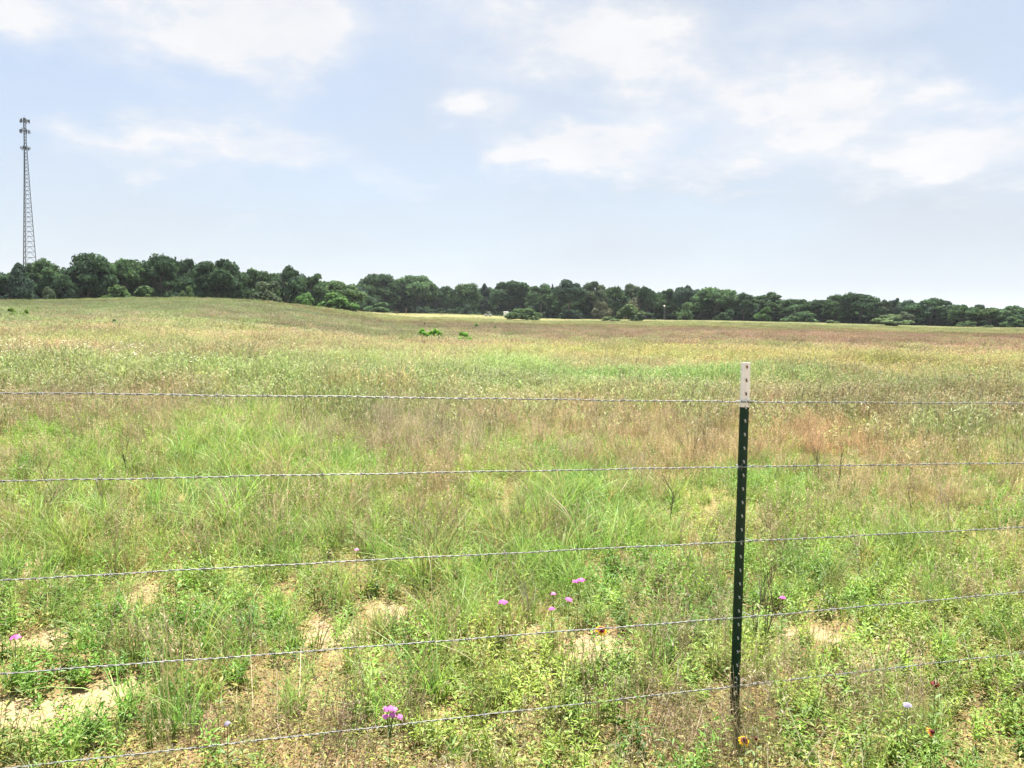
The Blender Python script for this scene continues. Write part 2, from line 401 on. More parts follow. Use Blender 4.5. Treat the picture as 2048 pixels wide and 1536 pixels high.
def join(parts):
    V, Q, Cc = [], [], []; b = 0
    for v, q, c in parts: V.append(v); Q.append(q+b); Cc.append(c); b += len(v)
    return np.concatenate(V), np.concatenate(Q), np.concatenate(Cc)
def stems(P0, P1, r, col, bow=None):
    """thin two-sided crossed strips from P0 to P1"""
    n = len(P0); out = []
    d = P1-P0; d = d/(np.linalg.norm(d, axis=1, keepdims=True)+1e-9)
    a = np.cross(d, np.array([.3, .8, .1])); a /= np.linalg.norm(a, axis=1, keepdims=True)+1e-9; b2 = np.cross(d, a)
    for s in (a, b2):
        V = np.stack([P0-s*r, P0+s*r, P1+s*r*.6, P1-s*r*.6], 1).reshape(-1, 3)
        out.append((V, np.arange(n*4).reshape(n, 4), np.repeat(col, 4, axis=0)))
    return join(out)
def forb(ht=.2, ns=5, spread=.07, nl=14, ll=.035, lw=.28, stemcol=(.75,.7,.5)):
    P, Dd, L, S0, S1, Sc, Cl = [], [], [], [], [], [], []
    for s in range(ns):
        a = rng.uniform(0, 2*np.pi); r = spread*rng.random()
        b0 = np.array([r*np.cos(a), r*np.sin(a), 0]); hh = ht*rng.uniform(.55, 1.15)
        tip = b0+np.array([np.cos(a)*hh*rng.uniform(.1, .6), np.sin(a)*hh*rng.uniform(.1, .6), hh])
        S0.append(b0); S1.append(tip); Sc.append(stemcol)
        n = int(nl*rng.uniform(.7, 1.3)); tone = rng.uniform(.75, 1.25)
        for k in range(n):
            t = .15+.85*(k+rng.random())/n; pa = k*2.4+rng.normal(0, .3)
            P.append(b0*(1-t)+tip*t)
            e = rng.uniform(-.1, .9) if t < .85 else rng.uniform(.5, 1.5)
            Dd.append([np.cos(pa), np.sin(pa), e]); L.append(ll*rng.uniform(.6, 1.2)*(1.15-.5*t))
            g = tone*rng.uniform(.8, 1.2); Cl.append([g*rng.uniform(.9, 1.1), g, g*rng.uniform(.8, 1.1)])
    P, Dd, L, Cl = map(np.array, (P, Dd, L, Cl))
    return join([leaves(P, Dd, L, L*lw, Cl), stems(np.array(S0), np.array(S1), .0011, np.array(Sc))])
def carpet(n=40, r=.12, ll=.02):
    a = rng.uniform(0, 2*np.pi, n); q = r*np.sqrt(rng.random(n)); P = np.stack([q*np.cos(a), q*np.sin(a), rng.uniform(0, .05, n)], 1)
    pa = rng.uniform(0, 2*np.pi, n); Dd = np.stack([np.cos(pa), np.sin(pa), rng.uniform(-.1, .8, n)], 1)
    L = ll*rng.uniform(.5, 1.3, n); g = rng.uniform(.65, 1.3, (n, 1))*(1+rng.uniform(-.1, .1, (n, 3)))
    return leaves(P, Dd, L, L*.35, g)
def straw(n=30, r=.14, ln=.16):
    a = rng.uniform(0, 2*np.pi, n); q = r*np.sqrt(rng.random(n)); P0 = np.stack([q*np.cos(a), q*np.sin(a), rng.uniform(0, .03, n)], 1)
    pa = rng.uniform(0, 2*np.pi, n); L = ln*rng.uniform(.4, 1.2, n)
    P1 = P0+np.stack([np.cos(pa)*L, np.sin(pa)*L, rng.uniform(-.01, .35, n)*L], 1)
    g = rng.uniform(.6, 1.35, (n, 1))*np.array([[1, 1, 1]])
    return stems(P0, P1, .0011, np.repeat(g, 1, axis=0))
def seedy(n, h, spread, w0=.0016, head=.05, heads=True, lean=.35):
    """dry stems with loose seed heads"""
    az = rng.uniform(0, 2*np.pi, n); r = spread*np.sqrt(rng.random(n)); ba = rng.uniform(0, 2*np.pi, n)
    hh = h*rng.uniform(.5, 1.1, n); P0 = np.stack([r*np.cos(ba), r*np.sin(ba), np.zeros(n)], 1)
    ln = hh*lean*rng.uniform(.1, 1.3, n); Pm = P0+np.stack([np.cos(az)*ln*.3, np.sin(az)*ln*.3, hh*.55], 1); P1 = P0+np.stack([np.cos(az)*ln, np.sin(az)*ln, hh], 1)
    g = rng.uniform(.7, 1.25, (n, 1))*np.ones((1, 3)); parts = [stems(P0, Pm, w0, g*.9), stems(Pm, P1, w0*.7, g)]
    if heads:
        k = 6; t = rng.uniform(.72, 1.02, (n, k, 1)); Q = (Pm[:, None]*(1-(t-.5)*2)+P1[:, None]*((t-.5)*2)).reshape(-1, 3)
        Dd = rng.normal(0, 1, (n*k, 3)); Dd[:, 2] = np.abs(Dd[:, 2])+.8
        L = head*rng.uniform(.2, .7, n*k); parts.append(leaves(Q, Dd, L, L*.22, np.repeat(g, k, axis=0)*1.0))
    return join(parts)
def twiggy(ht, rad=.003, depth=3, n0=4, spread=.55, seed=0, sides=4):
    """branching dead weed as tubes -> MB"""
    rd = random.Random(seed); mb = MB()
    def branch(p0, d, L, r, lev):
        pts = [p0]; q = p0.copy(); dd = d.copy(); n = 4
        for k in range(n):
            dd = (dd+Vector((rd.gauss(0, .10), rd.gauss(0, .10), .04))).normalized(); q = q+dd*(L/n); pts.append(q.copy())
        mb.tube(pts, [r*(1-.45*k/n) for k in range(n+1)], sides, caps=False)
        if lev > 0:
            for k in range(rd.randint(2, n0)):
                ti = rd.randint(1, n); a = rd.uniform(0, 6.28)
                nd = (dd*.9+Vector((math.cos(a)*spread, math.sin(a)*spread, rd.uniform(.1, .5)))).normalized()
                branch(pts[ti], nd, L*rd.uniform(.5, .75), r*.55, lev-1)
    branch(Vector((0, 0, -.02)), Vector((0, 0, 1)), ht*.5, rad, depth)
    return mb
PROTO = {}
def proto(kind, parts_list, mat=MG):
    col = bpy.data.collections.new(kind+'_kinds'); PROTO[kind] = (col, len(parts_list))
    for k, (V, Q, Cc) in enumerate(parts_list):
        me = mesh_np('%s_%02d' % (kind, k), V, Q, col=Cc, mats=[mat]); o = bpy.data.objects.new('%s_%02d' % (kind, k), me); col.objects.link(o)
gr = dict(c0=(.78, .76, .60), c1=(1, 1, 1))
proto('grass', [blades(rng.integers(22, 38), rng.uniform(.20, .34), .0046, rng.uniform(.35, 1.1), .05, 4, **gr) for _ in range(7)]
      + [blades(30, .40, .0058, .9, .06, 5, **gr) for _ in range(2)])                       # 0-8 near
proto('meadow', [join([blades(26, .30, .008, .5, .16, 2, **gr), seedy(14, .42, .16, .0028, .09)]) for _ in range(6)]       # 0-5 mid
      + [join([blades(60, .34, .02, .5, .45, 2, **gr), seedy(26, .46, .45, .006, .16)]) for _ in range(5)]       # 6-10 far
      + [blades(110, .42, .055, .5, 1.15, 1, **gr) for _ in range(5)])                      # 11-15 very far
proto('dry_grass', [seedy(rng.integers(16, 30), rng.uniform(.18, .36), .08, .0012, .03) for _ in range(6)]+[straw(44, .17, .24) for _ in range(4)])
proto('leafy_weeds', [forb(rng.uniform(.10, .2), rng.integers(4, 8), .07, 12, .042, .33) for _ in range(7)]+[forb(.22, 5, .06, 18, .042, .2) for _ in range(3)])
proto('ground_cover', [carpet(46, .13, rng.uniform(.014, .024)) for _ in range(5)])
def weedmesh(s, ht):
    mb = twiggy(ht, .0024, 2, 4, .6, s, 3); f = [q if len(q) == 4 else q for q in mb.f]
    return np.array(mb.v), np.array(mb.f), np.ones((len(mb.v), 3))*np.random.default_rng(s).uniform(.7, 1.2)
proto('dead_stalks', [weedmesh(100+k, rng.uniform(.3, .5)) for k in range(6)])
def flowerheads(n, r, size, ht, colr):
    a = rng.uniform(0, 2*np.pi, n); q = r*np.sqrt(rng.random(n)); hh = ht*rng.uniform(.6, 1.1, n)
    P = np.stack([q*np.cos(a), q*np.sin(a), hh], 1); parts = []
    for k in range(5):
        pa = k*2*np.pi/5; Dd = np.tile([np.cos(pa), np.sin(pa), .3], (n, 1)); L = size*rng.uniform(.7, 1.2, n)
        parts.append(leaves(P, Dd, L, L*.9, np.tile(colr, (n, 1))))
    parts.append(stems(P*[1, 1, 0], P, .0015, np.tile([.3, .38, .2], (n, 1))))
    return join(parts)
proto('white_flowers', [flowerheads(6, .2, .016, .34, (1, 1, 1)) for _ in range(3)])
proto('yellow_flowers', [flowerheads(16, .4, .016, .42, (1, 1, 1)) for _ in range(3)])

def scatter(name, kind, P, idx, scl, tint, tilt, label=None, cat=None, stuff=True):
    n = len(P); me = bpy.data.meshes.new(name); me.vertices.add(n); me.vertices.foreach_set('co', P.astype(np.float32).ravel())
    rot = np.stack([rng.normal(0, tilt, n), rng.normal(0, tilt, n), rng.uniform(0, 6.283, n)], 1)
    a = me.attributes.new('rot', 'FLOAT_VECTOR', 'POINT'); a.data.foreach_set('vector', rot.astype(np.float32).ravel())
    a = me.attributes.new('scl', 'FLOAT_VECTOR', 'POINT'); s3 = scl if scl.ndim == 2 else np.repeat(scl[:, None], 3, 1); a.data.foreach_set('vector', s3.astype(np.float32).ravel())
    a = me.attributes.new('idx', 'INT', 'POINT'); a.data.foreach_set('value', idx.astype(np.int32))
    a = me.attributes.new('tint', 'FLOAT_COLOR', 'POINT'); tt = np.ones((n, 4), np.float32); tt[:, :3] = tint; a.data.foreach_set('color', tt.ravel())
    o = link(name, me)
    g = bpy.data.node_groups.new(name+'_spread', 'GeometryNodeTree')
    g.interface.new_socket('Geometry', in_out='INPUT', socket_type='NodeSocketGeometry'); g.interface.new_socket('Geometry', in_out='OUTPUT', socket_type='NodeSocketGeometry')
    N = g.nodes; gi = N.new('NodeGroupInput'); go = N.new('NodeGroupOutput'); ip = N.new('GeometryNodeInstanceOnPoints'); ci = N.new('GeometryNodeCollectionInfo')
    ci.inputs['Collection'].default_value = PROTO[kind][0]; ci.inputs['Separate Children'].default_value = True; ci.inputs['Reset Children'].default_value = True
    def na_(nm, ty):
        q = N.new('GeometryNodeInputNamedAttribute'); q.data_type = ty; q.inputs[0].default_value = nm
        return next(s for s in q.outputs if s.enabled)
    L = g.links; L.new(gi.outputs[0], ip.inputs['Points']); L.new(ci.outputs[0], ip.inputs['Instance']); ip.inputs['Pick Instance'].default_value = True
    L.new(na_('idx', 'INT'), ip.inputs['Instance Index']); L.new(na_('rot', 'FLOAT_VECTOR'), ip.inputs['Rotation']); L.new(na_('scl', 'FLOAT_VECTOR'), ip.inputs['Scale'])
    L.new(ip.outputs[0], go.inputs[0])
    md = o.modifiers.new('spread', 'NODES'); md.node_group = g
    return tag(o, label, cat, None, 'stuff')

def sample(r0_, r1_, dens, half=.76):
    """random points on the ground ring r0..r1 with dens(r) per m2"""
    n = int(half*(r1_**2-r0_**2)*dens); r = np.sqrt(rng.uniform(r0_**2, r1_**2, n)); a = rng.uniform(-half, half, n)
    return np.sin(a)*r, np.cos(a)*r
def jitter(col, n, v=.15, hue=.08, sat=.80):
    lum = col @ np.array([.25, .6, .15]); col = lum[..., None]+(col-lum[..., None])*sat
    return np.clip(col*(1+rng.normal(0, v, (n, 1)))*(1+rng.normal(0, hue, (n, 3))), .01, 1)
KA = .62     # photo look -> albedo
sandf = lambda X, Y: np.clip((field(SAND, X+(fbm(X, Y, .25, 77)-.5)*.35, Y+(fbm(X, Y, .3, 78)-.5)*.5)-.42)*2.4, 0, 1)
def keep(X, Y, pr):
    m = rng.random(len(X)) < pr; return X[m], Y[m]

def short(X, Y):
    """the verge right in front of the fence is kept low by grazing"""
    fa = ray(0, 1150)*2.42; fb = ray(2048, 1050)*3.63; dx, dy = fb.x-fa.x, fb.y-fa.y; L_ = math.hypot(dx, dy)
    sd_ = ((X-fa.x)*dy-(Y-fa.y)*dx)/L_
    return np.where((sd_ > -.12) & (sd_ < .75), .5, np.where((sd_ >= .75), .8, 1.0))
# --- near field, one family at a time
NEAR = 19.0
fade = lambda X, Y: np.clip((18.5-np.hypot(X, Y))/7.5, 0, 1)
def near_fields(X, Y):
    D = np.hypot(X, Y)
    g = field(GREEN, X, Y)*.95 + .60 + (fbm(X, Y, .8, 31)-.5)*1.7
    d = field(DRY, X, Y)*.50 + .12 + .12*np.clip((D-6)/4, 0, 1) + (fbm(X, Y, .9, 32)-.5)*1.9
    f = field(FORB, X, Y)*.75 + .26*np.clip((8-D)/3, .7, 1) + (fbm(X, Y, .7, 33)-.5)*1.9
    return g, d, f
def drycol(X, Y):
    acc = np.zeros((len(X), 3))+lin((196, 174, 130))*.4; ws = np.full(len(X), .4)
    for z, c, s in DRY:
        m = zmask(z, X, Y)*s; acc += lin(c)*m[:, None]; ws += m
    return acc/ws[:, None]
# green grass tufts
X, Y = sample(1.6, NEAR, 95); g, d, f = near_fields(X, Y); D = np.hypot(X, Y)
X, Y = keep(X, Y, fade(X, Y)*np.clip(g*.85+.1, .04, 1)*(1-.93*sandf(X, Y))); n = len(X); D = np.hypot(X, Y)
gp = fbm(X, Y, .8, 51); tint = lin((180, 204, 104))[None]*(1-gp[:, None])+lin((150, 198, 108))[None]*gp[:, None]
tint = jitter(tint*KA*1.08, n, .24, .06, .96)
tan_ = rng.random(n) < .16; tint[tan_] = jitter(lin((196, 184, 120))*KA, int(tan_.sum()), .15, .05)
P = np.stack([X, Y, H(X, Y)-.005], 1)
idx = rng.integers(0, 9, n); scl = rng.uniform(.55, 1.15, n)*np.clip(.62+field(GREEN, X, Y)*.4, .5, 1.15)
scl = scl*short(X, Y)
scatter('grass', 'grass', P, idx, scl, tint, .12, 'tufts of green and yellow green grass blades around and behind the wire fence', 'grass')
# dry grass
X, Y = sample(1.6, NEAR, 100); g, d, f = near_fields(X, Y)
X, Y = keep(X, Y, fade(X, Y)*np.clip(d*.9, .05, 1)*(1-.85*sandf(X, Y))); n = len(X)
P = np.stack([X, Y, H(X, Y)-.003], 1); D = np.hypot(X, Y)
idx = np.where(rng.random(n) < np.where(D < 5, .45, .8), rng.integers(0, 6, n), rng.integers(6, 10, n))
scatter('dry_grass', 'dry_grass', P, idx, rng.uniform(.6, 1.25, n), jitter(drycol(X, Y)*KA*(1.15+.4*np.clip((D-4)/4, 0, 1))[:, None], n, .22, .04, .70), .12, 'dry tan and reddish brown grass stems with seed heads', 'dry grass')
# leafy weeds
X, Y = sample(1.6, NEAR, 150); g, d, f = near_fields(X, Y)
X, Y = keep(X, Y, fade(X, Y)*np.clip(f*.8, .03, 1)*(1-.9*sandf(X, Y))); n = len(X)
fp = np.clip((fbm(X, Y, .6, 52)-.3)*2.2, 0, 1)[:, None]; tint = lin((116, 168, 66))[None]*fp+lin((170, 194, 90))[None]*(1-fp)
P = np.stack([X, Y, H(X, Y)-.003], 1)
scatter('leafy_weeds', 'leafy_weeds', P, rng.integers(0, 10, n), rng.uniform(.5, 1.15, n), jitter(tint*KA*.98, n, .24, .05, .97), .15, 'low leafy green weeds covering the sandy soil', 'weeds')
# small ground cover
X, Y = sample(1.6, 13, 220); X, Y = keep(X, Y, .85*(1-.93*sandf(X, Y))); n = len(X)
gp = rng.random((n, 1)); tint = lin((184, 202, 84))*gp+lin((190, 182, 104))*(1-gp); P = np.stack([X, Y, H(X, Y)], 1)
scatter('ground_cover', 'ground_cover', P, rng.integers(0, 5, n), rng.uniform(.6, 1.4, n), jitter(tint*KA*.88, n, .22, .06, .9), .1, 'tiny pale green leaves creeping over the soil', 'ground cover')
# dead stalks
X, Y = sample(4.5, 85, 1.3); Dd_ = np.hypot(X, Y); fd = field(DRY, X, Y)
X, Y = keep(X, Y, np.clip(.10+.25*np.clip((Dd_-20)/20, 0, 1)*(fbm(X, Y, 9, 91) > .5)+fd*.8, 0, 1)*(1-.8*sandf(X, Y))); n = len(X); P = np.stack([X, Y, H(X, Y)], 1)
gp = rng.random((n, 1))**.6; tint = lin((92, 72, 56))*gp+lin((168, 148, 122))*(1-gp)
scatter('dead_stalks', 'dead_stalks', P, rng.integers(0, 6, n), rng.uniform(.5, 1.15, n)*np.clip(np.hypot(X, Y)/30, 1, 1.7), tint*.8, .15, 'thin dead grey and brown weed stalks standing in the grass', 'weed stalks')
# --- meadow beyond
XS, YS, IS, SS = [], [], [], []
for r_0, r_1, dn, i0, i1, s0, s1 in ((9, 40, 22, 0, 6, .75, 1.3), (36, 115, 4.6, 6, 11, .7, 1.25), (100, 335, .85, 11, 16, .75, 1.2)):
    X, Y = sample(r_0, r_1, dn)
    if r_0 == 9:
        dd = np.hypot(X, Y); X, Y = keep(X, Y, np.clip((dd-9.5)/9, .03, 1)*(1-.9*sandf(X, Y)))
    XS.append(X); YS.append(Y); IS.append(rng.integers(i0, i1, len(X))); SS.append(rng.uniform(s0, s1, len(X)))
X, Y, idx, scl = map(np.concatenate, (XS, YS, IS, SS)); n = len(X); D = np.hypot(X, Y)
# the mown strip in front of the trees is short
az = np.arctan2(X, Y); Dc = np.interp(az, ta, tD)
scl3 = np.repeat(scl[:, None], 3, 1); mown = np.clip((D-215)/20, 0, 1)*(Dc > 220); scl3[:, 2] *= np.clip(.35+1.25*fbm(X, Y, 2.2, 73, 3), .5, 1.4)*np.where(D > 35, .8, 1)
scl3[:, 2] *= (1-.7*mown)*np.where(D > 100, .72, 1)
tint = tallcol(X, Y)
u = rng.random(n)*.5+fbm(X, Y, 2.6, 71, 3)*1.1-.3; dryish = u < .26; greenish = (u > .56)
tint[dryish] = tint[dryish]*.6+lin((202, 166, 134))*.4; tint[greenish] = tint[greenish]*.62+lin((150, 186, 92))*.38
low = (fbm(X, Y, 14, 61, 3)-.5)[:, None]*.5+(fbm(X, Y, 3.0, 62, 2)-.5)[:, None]*.45
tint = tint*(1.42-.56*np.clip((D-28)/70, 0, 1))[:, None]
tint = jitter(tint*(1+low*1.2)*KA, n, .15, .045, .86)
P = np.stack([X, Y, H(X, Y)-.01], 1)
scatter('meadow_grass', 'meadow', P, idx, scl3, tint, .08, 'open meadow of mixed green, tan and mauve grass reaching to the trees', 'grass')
# white blossom on the left, yellow blossom band on the right
zs = prep([(90,730,110,14,0,1.4),(170,745,120,10,0,1.0),(310,752,110,9,0,1.2),(130,690,120,8,0,.3),(150,775,110,8,0,.4),(620,735,60,8,0,.2)])
X, Y = sample(14, 60, 3.2); X, Y = keep(X, Y, np.clip(field(zs, X, Y), 0, 1)*.9); n = len(X); P = np.stack([X, Y, H(X, Y)+.03], 1)
scatter('white_flowers', 'white_flowers', P, rng.integers(0, 3, n), rng.uniform(.8, 1.6, n), np.tile([.82, .80, .78], (n, 1)), .1, 'sprinkle of small white wildflowers in the grass at left', 'wildflowers')
zs = prep([(1620,720,480,18,0,1.0),(1250,712,220,12,0,.5),(1700,738,250,10,0,.5),(700,692,300,8,0,.12)])
X, Y = sample(22, 75, 3.0); X, Y = keep(X, Y, np.clip(field(zs, X, Y), 0, 1)*.8); n = len(X); P = np.stack([X, Y, H(X, Y)+.03], 1)
scatter('yellow_flowers', 'yellow_flowers', P, rng.integers(0, 3, n), rng.uniform(.8, 1.3, n), np.tile([.70, .62, .20], (n, 1)), .1, 'band of small yellow wildflowers across the right of the meadow', 'wildflowers')

# ------------------------------------------------------------------ trees
def crown_mesh(name, kind, seed):
    g = np.random.default_rng(seed); P, Nn = [], []; Ss = []; tone = []
    if kind == 'oak': nl, per, shell = 30, 380, 1.0
    elif kind == 'open': nl, per, shell = 32, 210, 1.0
    elif kind == 'juniper': nl, per, shell = 26, 260, 1.0
    else: nl, per, shell = 18, 190, 1.0          # bush
    for k in range(nl):
        a = g.uniform(0, 2*np.pi)
        if kind == 'juniper':
            z = (k+.5)/nl; rad = .42*(1-z)**.75+.03; c = np.array([np.cos(a)*rad*.6, np.sin(a)*rad*.6, .06+z*.88]); lr = np.array([rad*.55+.05, rad*.55+.05, .09+.05*g.random()])
        elif kind == 'bush':
            ph = np.arccos(g.uniform(0, 1)); q = g.uniform(.3, .75); c = np.array([np.sin(ph)*np.cos(a)*.46*q/.75, np.sin(ph)*np.sin(a)*.46*q/.75, np.cos(ph)*.72*q/.75+.08]); lr = np.array([.15, .15, .19])*g.uniform(.7, 1.25)
        else:
            cz = g.uniform(-.75, 1); ph = np.arccos(cz); q = g.uniform(.55, .85)
            fl = np.sin(ph)**.7 if cz < 0 else np.sin(ph); c = np.array([fl*np.cos(a)*.5*q, fl*np.sin(a)*.5*q, .5+cz*.5*q*.9]); lr = np.array([.15, .15, .115])*g.uniform(.65, 1.3)
            if kind == 'open': lr *= .8
        d = g.normal(0, 1, (per, 3)); d /= np.linalg.norm(d, axis=1, keepdims=True)
        rr_ = g.uniform(.55, 1.12, (per, 1)); d[:, 2] = np.where(d[:, 2] < -.3, -d[:, 2]*.6, d[:, 2])
        P.append(c+d*rr_*lr); Nn.append(d); Ss.append(np.full(per, .022 if kind != 'bush' else .035)*g.uniform(.6, 1.35, per)); tone.append(np.full(per, g.uniform(.8, 1.22)))
    P = np.concatenate(P); Nn = np.concatenate(Nn); Ss = np.concatenate(Ss)[:, None]; tone = np.concatenate(tone)*g.uniform(.75, 1.25, len(P))
    P[:, 2] = np.maximum(P[:, 2], .01)
    Nn = Nn+g.normal(0, .6, Nn.shape); Nn /= np.linalg.norm(Nn, axis=1, keepdims=True)
    a = np.cross(Nn, g.normal(0, 1, Nn.shape)); a /= np.linalg.norm(a, axis=1, keepdims=True); b = np.cross(Nn, a)
    V = np.stack([P-a*Ss-b*Ss*.6, P+a*Ss*.9-b*Ss*.7, P+a*Ss+b*Ss*.6, P-a*Ss*.7+b*Ss*.8], 1).reshape(-1, 3)
    V /= np.array([1, 1, max(V[:, 2].max(), .01)])
    Q = np.arange(len(V)).reshape(-1, 4)
    col = np.repeat(np.stack([tone*g.uniform(.92, 1.1, len(P)), tone, tone*g.uniform(.85, 1.15, len(P))], 1), 4, axis=0)
    return V, Q, col
CROWN = {}; CR_ALL = []
for kind, cnt in (('oak', 9), ('open', 5), ('juniper', 3), ('bush', 6)):
    for k in range(cnt):
        V, Q, cc = crown_mesh(kind, kind, 500+len(CR_ALL)); CR_ALL.append((V, Q, cc))
        CROWN.setdefault(kind, []).append(mesh_np(kind+'_foliage', V, Q, col=cc, mats=[MCROWN]))
def trunk_mesh(seed, bush=False):
    rd = random.Random(seed); mb = MB()
    top = .72
    pts = [Vector((0, 0, -.06))]; q = Vector((0, 0, 0))
    for k in range(7): pts.append(q.copy()); q = q+Vector((rd.gauss(0, .012), rd.gauss(0, .012), top/6))
    mb.tube(pts, [.034]+[.028*(1-.75*k/7) for k in range(7)], 7)
    for k in range(9):
        i = rd.randint(2, 6); a = rd.uniform(0, 6.28); L = rd.uniform(.2, .38); s = pts[i]; p2 = [s]
        d = Vector((math.cos(a), math.sin(a), rd.uniform(.4, 1.1))).normalized()
        for j in range(3): d = (d+Vector((0, 0, .12))).normalized(); p2.append(p2[-1]+d*L/3)
        mb.tube(p2, [.012, .009, .006, .003], 5, caps=False)
    return mesh_np('trunk', np.array(mb.v), mb.f, col=np.array(mb.c), smooth=True, mats=[MBARK])
TRUNK = [trunk_mesh(k) for k in range(5)]
GT = 'trees along the far edge of the field'; GB = 'bushes in front of the trees'
DARK = (.034, .062, .034); MID = (.050, .088, .042); LITE = (.058, .094, .042); GREYG = (.062, .084, .052); BLUEG = (.038, .064, .048); BRT = (.058, .112, .036); PALE = (.085, .12, .06); BRN = (.075, .080, .052)
cnt_ = 0
def tree(name, kind, x0, x1, ytop, D, col, label, cat='tree', group=GT, ybase=None, c0=.12, trunk=True):
    """x0..x1, ytop: extent of the crown as measured from the photo, at distance D"""
    global cnt_; cnt_ += 1
    px = (x0+x1)/2
    if ybase is not None:
        x, y, z = hit(px, ybase, .28 if 'shrub' not in name else .40)
        D = math.hypot(x, y)
    else:
        x, y, z = at_dist(px, D, (ytop+640)/2)
    d = ray(px, ytop); tt = D/math.hypot(d.x, d.y); ztop = EYE+d.z*tt
    h = max(ztop-z, .4); wd = (x1-x0)/F*tt*(1.03 if kind == 'bush' else 1.2)
    root = empty(name, (x, y, z)); tag(root, label, cat, group)
    bushy = kind == 'bush' or c0 <= .02
    cb = h*c0
    me = CROWN[kind][cnt_ % len(CROWN[kind])]
    c = link('crown' if not kind == 'bush' else 'foliage', me, root, (0, 0, cb)); c.scale = (wd, wd*random.uniform(.85, 1.05), (h-cb)*1.0)
    c.rotation_euler = (0, 0, random.uniform(0, 6.28))
    j = random.uniform(.88, 1.14)*1.5; c.color = (col[0]*j, col[1]*j, col[2]*j, 1)
    if trunk:
        tk = link('trunk' if kind != 'bush' else 'stem', TRUNK[cnt_ % 5], root); s = min(h, wd*1.4); tk.scale = (s*.8, s*.8, h*.95); tk.rotation_euler = (0, 0, random.uniform(0, 6.28))
    return root
o_, op, ju, bu = 'oak', 'open', 'juniper', 'bush'
LT = [
 (o_, -75, 12, 541, 190, DARK, 'dark oak cut off by the left edge of the photo'),
 (ju, 6, 74, 524, 186, BLUEG, 'dark spiky cedar directly left of the foot of the lattice tower'),
 (o_, 46, 124, 514, 196, MID, 'round green oak hiding the foot of the lattice tower'),
 (o_, 104, 150, 548, 190, DARK, 'low dark tree filling the dip between the tower oak and the wide spreading oak'),
 (o_, 128, 220, 504, 196, DARK, 'wide spreading dark oak, first tall one right of the lattice tower'),
 (o_, 208, 292, 515, 200, MID, 'lighter green oak with a flat top between two darker oaks at left'),
 (o_, 284, 368, 506, 200, DARK, 'tallest dark oak with sky showing through its crown, on the left skyline'),
 (op, 352, 402, 515, 206, DARK, 'narrow oak squeezed between the tallest oak and the big black domed oak'),
 (o_, 392, 486, 517, 196, DARK, 'big very dark domed oak above the crest of the hill'),
 (o_, 474, 552, 535, 204, MID, 'lower rounded oak just right of the very dark domed oak'),
 (op, 540, 606, 529, 210, DARK, 'ragged oak with many sky gaps in its top, where the skyline starts to fall'),
 (op, 590, 654, 545, 214, MID, 'sloping oak on the right shoulder of the ragged gappy oak'),
 (o_, 640, 720, 561, 222, LITE, 'pale green low oak above the bright bushes at the end of the hill'),
 (o_, 712, 800, 546, 318, DARK, 'broad double domed oak, first of the taller group right of the hill'),
 (o_, 790, 876, 549, 340, MID, 'large olive green oak beside the broad double domed oak'),
 (o_, 868, 920, 571, 342, DARK, 'small topped tree in the step down right of the large olive green oak'),
 (o_, 908, 962, 565, 340, MID, 'rounded mid green oak left of the narrow spire topped tree'),
 (ju, 950, 990, 566, 350, BLUEG, 'narrow tree ending in a small spire behind the white cart'),
 (o_, 980, 1060, 559, 338, DARK, 'wide umbrella topped oak above the white shed'),
 (op, 1052, 1112, 565, 318, MID, 'thin leaved oak between the umbrella topped oak and the tall dark feathery tree'),
 (ju, 1096, 1112, 567, 320, DARK, 'small spiky tree top just left of the tall dark feathery tree'),
 (o_, 1106, 1168, 558, 276, BLUEG, 'tall dark feathery tree standing on a bare brown trunk'),
 (op, 1162, 1212, 561, 290, GREYG, 'light airy oak with many sky gaps right of the tall dark feathery tree'),
 (op, 1204, 1254, 571, 292, MID, 'smaller open oak between the light airy oak and the grey green one'),
 (op, 1244, 1288, 565, 296, GREYG, 'grey green thin crowned tree behind the large glossy edged bush'),
 (o_, 1276, 1312, 571, 284, DARK, 'narrow dark oak left of the lamp post'),
 (op, 1306, 1360, 577, 292, MID, 'open crowned tree behind the lamp post'),
 (o_, 1350, 1396, 569, 290, BLUEG, 'dark pointed oak just right of the lamp post'),
 (o_, 1388, 1474, 573, 282, MID, 'broad full oak, widest one left of the steel fence post'),
 (o_, 1466, 1510, 584, 280, DARK, 'narrow domed oak seen directly above the white tipped fence post'),
 (op, 1500, 1566, 582, 284, MID, 'oak with a gappy crown just right of the fence post, above the bright bush'),
 (o_, 1560, 1624, 597, 276, MID, 'low rounded tree in the dip between the gappy oak and the right hand dome'),
 (o_, 1616, 1656, 598, 278, DARK, 'dark low tree at the left foot of the right hand dome'),
 (o_, 1645, 1696, 588, 276, MID, 'left shoulder oak of the large dome in the right part of the skyline'),
 (o_, 1686, 1758, 584, 276, DARK, 'highest oak of the right part of the skyline'),
 (op, 1750, 1784, 598, 278, GREYG, 'small grey green tree right of the highest oak of the right skyline'),
 (op, 1774, 1802, 595, 280, BLUEG, 'little dark tree with a narrow top right of the small grey green one'),
 (o_, 1796, 1832, 598, 278, BLUEG, 'dark small tree touching the left side of the wide gappy right hand oak'),
 (o_, 1822, 1904, 595, 272, DARK, 'wide dark oak with sky gaps along its left top, far right'),
 (o_, 1900, 1950, 608, 266, MID, 'lower green tree right of the wide dark far right oak'),
 (o_, 1942, 1970, 608, 270, DARK, 'small knob topped tree near the right edge'),
 (o_, 1958, 2004, 614, 262, LITE, 'low pale green tree second from the right edge'),
 (o_, 1994, 2062, 610, 262, MID, 'rounded oak cut by the right edge of the photo'),
]
